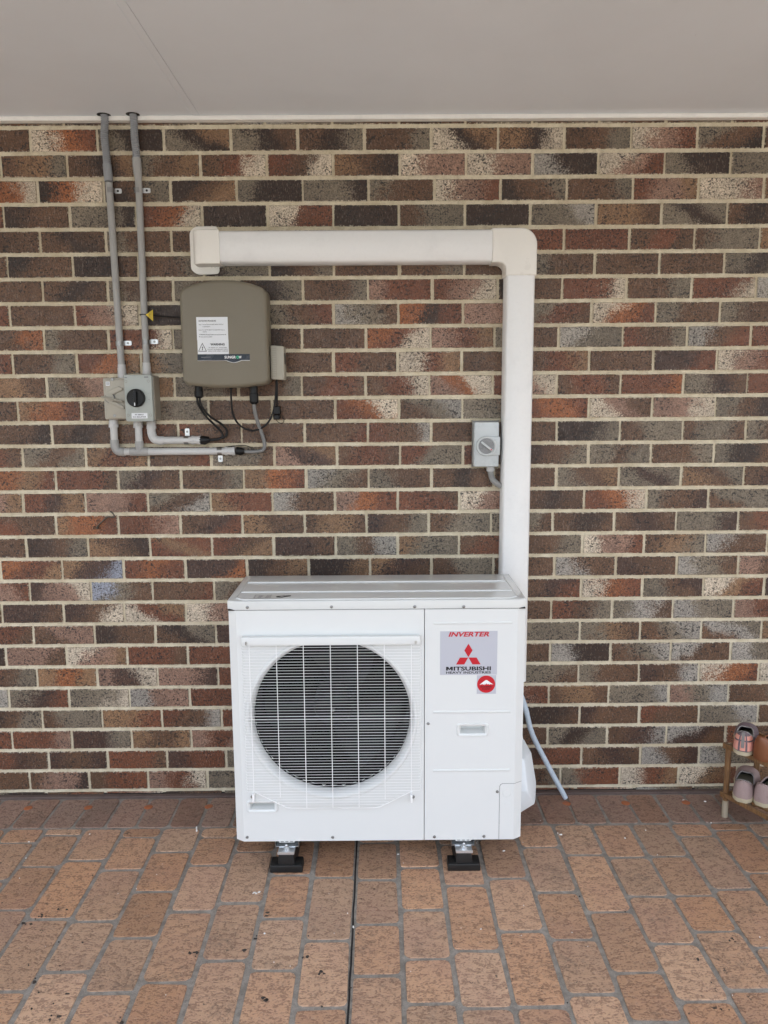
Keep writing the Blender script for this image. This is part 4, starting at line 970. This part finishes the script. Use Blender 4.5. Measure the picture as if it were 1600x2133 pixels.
b = BM(); tube(b, spline([W(575, 874, .025), W(582, 881, .02), W(590, 880, .015), W(591, 873, .012), W(586, 868, .012)], 8), .0013, 6); obj("wire_tail", b, "blackp", inv, 60)

# ------------------------------------------------------------------ cable tie with yellow tag
tg = thing("cable_tag", "yellow triangular tag on a black cable tie round the conduit beside the inverter", "tag", tuple(W(300, 657, .03)))
q = W(299.5, 655.5, .019)
b = BM(); tube(b, [(q.x + .0145*cos(2*pi*k/20), cy + .0145*sin(2*pi*k/20), q.z) for k in range(21)], .0018, 6); obj("tie", b, "blackp", tg, 60)
b = BM(); prism(b, [((p.x), p.z) for p in (W(303.5, 655.5, .034), W(318.5, 645, .034), W(318.8, 669, .034))], 'y', -.0335, -.0350, .0); tt = obj("tag_plate", b, "yellow", tg, None)
b = BM()
for k, (xa, xb) in enumerate(((310.3, 311.6), (313.3, 314.4), (315.8, 316.6))):
    n3 = (5, 7, 8)[k]
    for j in range(n3):
        ya = 656.5 + (j - n3/2)*2.0; A, B = W(xa, ya, .0354), W(xb, ya + 1.1, .0354); sheet(b, [(A.x, B.z), (B.x, B.z), (B.x, A.z), (A.x, A.z)], -.0354)
obj("tag_print", b, "ink", tt, None)
b = BM(); tube(b, spline([(q.x + .014, -.022, q.z), W(318, 657, .03), W(345, 659.5, .02), W(378, 661.5, .03)], 8), .0024, 8); obj("black_lead", b, "blackp", tg, 60)

# ------------------------------------------------------------------ hook on the wall
hk = thing("door_hook", "small tarnished metal hook and eye hanging on the brick wall", "hook", tuple(W(203, 1098, 0)))
def H_(x, y, d): q = W(180 + x/20, 1050 + y/20, d); return q
e_c = H_(455, 985, .006)
for dx in (-.0055, .0105):
    b = BM(); tube(b, [(e_c.x + dx - .004 + .0058*cos(2*pi*k/16), -.010, e_c.z + .0048*sin(2*pi*k/16)) for k in range(17)], .0014, 6); obj("eye", b, "brass", hk, 60)
b = BM(); lathe(b, [(.0042, 0), (.004, .006), (0, .006)], (e_c.x, -.004, e_c.z), (0, -1, 0), 10); obj("screw_plate", b, "brass", hk, 40)
b = BM(); tube(b, spline([H_(430, 950, .016), H_(700, 690, .020), H_(900, 535, .022), H_(1080, 550, .022), H_(1160, 510, .022), H_(1100, 390, .020), H_(985, 305, .018)], 8), .0028, 8); tube(b, [H_(660, 725, .0195), H_(740, 655, .0205)], .0032, 8); obj("hook_arm", b, "brass", hk, 60)

# ------------------------------------------------------------------ floor plugs along the wall
for i, x in enumerate((-1.402, -1.164, -.927, -.688, .729, .964, 1.204)):
    b = BM(); lathe(b, [(.0165, 0), (.0165, .0012), (.0150, .0024), (.010, .0030), (0, .0032)], (x, -.100, -.0008), (0, 0, 1), 24)
    tag(obj("floor_plug", b, "plug", None, 40), ("small terracotta plug in a wall-side paver joint on the unit's fan side", "small round terracotta plug in the paver joint just in front of the hose end", "small round terracotta plug in a joint midway between the hose end and the shoe rack", "small round terracotta plug in the paver joint closest to the bamboo shoe rack")[max(0, i - 3)], "floor plug", "terracotta plugs along the wall")

# ------------------------------------------------------------------ shoe rack
d1 = Vector((.46, -.888, 0)); d2 = Vector((.888, .46, 0))
RO_ = Vector((1.3105, -.2050, 0))
rk = thing("shoe_rack", "small two-tier bamboo shoe rack standing against the brick wall", "shoe rack", tuple(RO_))
def rail(bm, a, bb, w, h):
    a, bb = Vector(a), Vector(bb); d = (bb - a).normalized(); s = d.cross(Vector((0, 0, 1))).normalized()
    vs_ = []
    for p in (a, bb): vs_.append([bm.verts.new(p + s*i*w/2 + Vector((0, 0, k*h/2))) for i, k in ((-1, -1), (1, -1), (1, 1), (-1, 1))])
    for i in range(4): bm.faces.new((vs_[0][i], vs_[0][(i+1) % 4], vs_[1][(i+1) % 4], vs_[1][i]))
    bm.faces.new(vs_[0][::-1]); bm.faces.new(vs_[1])
WID, LEN = .17, .62
for i, (s, t) in enumerate(((0, 0), (0, 1), (1, 0), (1, 1))):
    p = RO_ + d1*LEN*s + d2*WID*t
    b = BM(); tube(b, [p, p + Vector((0, 0, .04)), p + Vector((0, 0, .292))], [.0100, .0108, .0112], 14); obj("leg", b, "bamboo", rk, 40)
b = BM(); p = RO_; tube(b, [p + Vector((0, 0, .0005)), p + Vector((0, 0, .068))], .0116, 14); obj("leg_sleeve", b, "wornwood", rk, 40)
for z_, ex in ((.290, .014), (.094, .014)):
    for t in (0.0, 1.0):
        b = BM(); off = d2*(WID*t + (-.011 if t == 0 else .011)); rail(b, RO_ - d1*ex + off + Vector((0, 0, z_)), RO_ + d1*(LEN + ex) + off + Vector((0, 0, z_)), .012, .016); obj("shelf_rail", b, "bamboo", rk, 30)
    for k in range(5):
        b = BM(); t = .16 + .17*k; off = d2*(WID*t); rail(b, RO_ + d1*.004 + off + Vector((0, 0, z_ + .004)), RO_ + d1*(LEN) + off + Vector((0, 0, z_ + .004)), .016, .008); obj("slat", b, "bamboo", rk, 30)
    for s in (0.0, 1.0):
        b = BM(); off = d1*(LEN*s); rail(b, RO_ + off - d2*.02 + Vector((0, 0, z_ - .006)), RO_ + off + d2*(WID + .016) + Vector((0, 0, z_ - .006)), .020, .010); obj("cross_bar", b, "bamboo", rk, 30)

# ------------------------------------------------------------------ shoes
def shoe(name, label, heel, toe_dir, size, up_mat, sole_mat, low=False, band=None, opening=.50, tall=1.0, backless=False):
    heel = Vector(heel); d = Vector(toe_dir).normalized(); s = Vector((-d.y, d.x, 0)); L = size
    root = thing(name, label, "shoe", tuple(heel + d*L/2), None)
    def wdt(t): return L*(.118 + .030*sin(min(1, t/.18)*pi/2) + .042*math.exp(-((t - .68)/.20)**2) - .010*math.exp(-((t-.4)/.12)**2))*(1 - max(0, (t - .80)/.20)**2.2*.86)*(.55 + .45*min(1, t/.07)**.6)
    N = 26
    T = [i/(N-1) for i in range(N)]
    sh = .024*L/.26
    b = BM(); top, bot = [], []
    def outline(g, z): return [heel + d*(t*L) + s*(wdt(t)*g) + Vector((0, 0, z + .010*max(0, t - .75)/.25*(1 if z < sh*.5 else .6))) for t in T] + [heel + d*(t*L) - s*(wdt(t)*g) + Vector((0, 0, z + .010*max(0, t - .75)/.25*(1 if z < sh*.5 else .6))) for t in reversed(T)]
    R = [[b.verts.new(p) for p in outline(g, z)] for g, z in ((.92, 0), (1.02, .004), (1.05, sh*.6), (1.0, sh))]
    n = len(R[0])
    for A, B in zip(R, R[1:]):
        for i in range(n): b.faces.new((A[i], A[(i+1) % n], B[(i+1) % n], B[i]))
    b.faces.new(R[0][::-1]); b.faces.new(R[-1]); obj("sole", b, sole_mat, root, 50)
    def hgt(t):
        back = .078*tall*(1 - .16*math.exp(-((t-.25)/.16)**2)); front = .046
        k = min(1, max(0, (t - .28)/.36)); k = k*k*(3 - 2*k); h = back*(1-k) + front*k
        return L/.26*h*(1 - max(0, (t - .78)/.22)**2*.62)
    def opn(t): return max(0.0, 1 - abs((t - opening*.5 - .015)/(opening*.5))**3)
    K = 13
    def shell(g, dz, mat, nm, par):
        b = BM(); rows = []
        for t in T:
            w = wdt(t)*g; h = hgt(t)*g + dz; o = opn(t); row = []
            for side in (-1, 1):
                half = []
                for k in range(K):
                    u = k/(K-1)*(1 - .60*o); a = u*pi/2
                    x = w*cos(a)**.75 if u < 1 else 0; z = h*sin(a)**.85
                    lean = -.06*h*math.exp(-(t/.05)**2)
                    half.append(b.verts.new(heel + d*(t*L + lean) + s*(side*x) + Vector((0, 0, sh*.8 + z))))
                row.append(half)
            rows.append((row, o))
        for (r0, o0), (r1, o1) in zip(rows, rows[1:]):
            for sd_ in (0, 1):
                for k in range(K-1): b.faces.new((r0[sd_][k], r0[sd_][k+1], r1[sd_][k+1], r1[sd_][k]))
            if o0 < .03 and o1 < .03: b.faces.new((r0[0][-1], r0[1][-1], r1[1][-1], r1[0][-1]))
        r0 = rows[0][0]
        for k in range(K-1): b.faces.new((r0[0][k], r0[0][k+1], r0[1][k+1], r0[1][k]))
        bmesh.ops.remove_doubles(b, verts=b.verts, dist=.0004)
        return obj(nm, b, mat, par, 60)
    up_ = shell(1.0, 0, up_mat, "upper", root)
    shell(.93, -.003, "lining", "lining", root)
    pa, pb = [], []
    for t in T:
        o = opn(t)
        if o > .03:
            u = (1 - .60*o); a = u*pi/2; w = wdt(t); h = hgt(t)
            for lst, sd_ in ((pa, -1), (pb, 1)): lst.append(heel + d*(t*L - .06*h*math.exp(-(t/.05)**2)) + s*(sd_*w*cos(a)**.75) + Vector((0, 0, sh*.8 + h*sin(a)**.85)))
    loop = pa + pb[::-1]; loop.append(loop[0])
    b = BM(); tube(b, loop, .0028, 6); obj("collar", b, up_mat if band is None else band, root, 60)
    return root, (heel, d, s, L, sh, wdt, hgt)
TZ = .298; LZ = .102
h1 = G(1543, 1566, TZ); h1 = G(1546, 1574, TZ)
r1, info = shoe("sneaker", "mauve sneaker with peach heel panel on the top shelf of the bamboo rack", h1, Vector((.50, .86, 0)), .225, "mauve", "sole", tall=1.15, band="greyband")
r1["label"] = "mauve sneaker with peach heel panel on the top shelf of the bamboo rack"
def heel_patch(root, info, u0, u1, t1, mat, nm, hw=None):
    heel, d, s, L, sh, wdt, hgt = info; b = BM(); rows = []
    for i in range(4):
        u = u0 + (u1 - u0)*i/3; row = []
        for k in range(-8, 9):
            t = t1*abs(k)/8; sd_ = -1 if k < 0 else 1; a = u*pi/2
            x = wdt(t)*cos(a)**.75*1.05*(1 if k else 0)
            if hw: t = 0; x = hw*abs(k)/8
            row.append(b.verts.new(heel + d*(t*L - .06*hgt(t)*math.exp(-(t/.05)**2) - (.0036 if hw else .0022)) + s*(sd_*x) + Vector((0, 0, sh*.8 + hgt(t)*sin(a)**.85))))
        rows.append(row)
    for p, q in zip(rows, rows[1:]):
        for k in range(16): b.faces.new((p[k], p[k+1], q[k+1], q[k]))
    return obj(nm, b, mat, root, 60)
heel_patch(r1, info, .02, .30, .16, "peach", "heel_panel")
heel_patch(r1, info, .36, .56, .15, "peach", "heel_panel")
heel_patch(r1, info, .10, .92, .010, "greyband", "pull_tab", .0055)
h2 = G(1580, 1584, TZ)
shoe("leather_shoe", "tan brown leather shoe beside the mauve sneaker on the bamboo rack", h2, Vector((.86, .50, 0)), .25, "tan", "tan", tall=1.0)
h3 = G(1545, 1672, LZ)
shoe("canvas_shoe", "dusty pink canvas shoe with cream sole, next to the leg on the bottom shelf", h3, Vector((.52, .85, 0)), .24, "pinkfab", "sole", tall=1.0, band="greyband")
h4 = G(1583, 1680, LZ)
shoe("canvas_shoe", "dusty pink canvas shoe with cream sole, farther from the leg on the bottom shelf", h4, Vector((.74, .67, 0)), .24, "pinkfab", "sole", tall=1.0)

# ------------------------------------------------------------------ litter on the floor
b = BM()
def chip(bm, x, y, r, z=.0012, n=6, el=1.0):
    a0 = random.random()*6.28; top = []
    for k in range(n):
        a = a0 + 2*pi*k/n; q = r*random.uniform(.5, 1.15); top.append((x + q*cos(a)*el, y + q*sin(a)/el))
    A = [bm.verts.new((p[0], p[1], z - .0012)) for p in top]; B = [bm.verts.new((x + (p[0]-x)*.85, y + (p[1]-y)*.85, z + .0012)) for p in top]
    for k in range(n): bm.faces.new((A[k], A[(k+1) % n], B[(k+1) % n], B[k]))
    bm.faces.new(B)
for x, y in ((-1.294, -.337), (-1.259, -.438), (-1.089, -.29), (-.36, -.838), (-.092, -.812), (.053, -.435), (.647, -.311), (.655, -.32), (.885, -.346), (1.282, -.096), (1.201, -.083), (1.123, -.875), (.977, -.297), (.296, -.828), (.60, -.225), (1.24, -.25), (.43, -.42)):
    chip(b, x, y, random.uniform(.0022, .005), el=random.uniform(.7, 1.5))
for k in range(45): chip(b, random.uniform(-1.4, 1.4), random.uniform(-1.3, -.3), random.uniform(.0007, .0022), n=5)
for k in range(9): chip(b, -.422 + random.gauss(0, .006), -.643 + random.gauss(0, .005), random.uniform(.002, .006))
o = obj("paint_flecks", b, "fleck", None, 60); o["kind"] = "stuff"; tag(o, "tiny white flecks scattered over the terracotta paving", "flecks")
b = BM(); tube(b, [(-.700, -.255, .004), (-.697, -.267, .003), (-.694, -.280, .0035)], .003, 7); tag(obj("wall_anchor", b, "fleck", None, 60), "small white plastic wall anchor lying on a paver joint", "wall anchor")
b = BM()
for x, y in ((-1.087, -.751), (-1.055, -.756), (-1.107, -.785), (-.964, -1.012), (-.874, -1.069), (-.861, -1.147), (-1.026, -.718), (-.359, -.75), (-.389, -.848), (-.395, -.899), (-.549, -.917), (-.553, -.937), (-.221, -.947), (-.175, -1.007), (-.323, -1.097), (1.038, -.884), (.899, -.956), (.882, -1.142), (-.692, -1.154)):
    for k in range(random.randint(1, 4)): chip(b, x + random.gauss(0, .009), y + random.gauss(0, .007), random.uniform(.002, .0075), z=.0004, n=8, el=random.uniform(.7, 1.6))
for k in range(60): chip(b, random.uniform(-1.3, .1) if k < 40 else random.uniform(0, 1.3), random.uniform(-1.3, -.4), random.uniform(.001, .0035), z=.0003, n=6)
o = obj("dirt_crumbs", b, "leaf", None, 60); o["kind"] = "stuff"; tag(o, "dark crumbs of dried dirt scattered over the terracotta paving", "dirt")
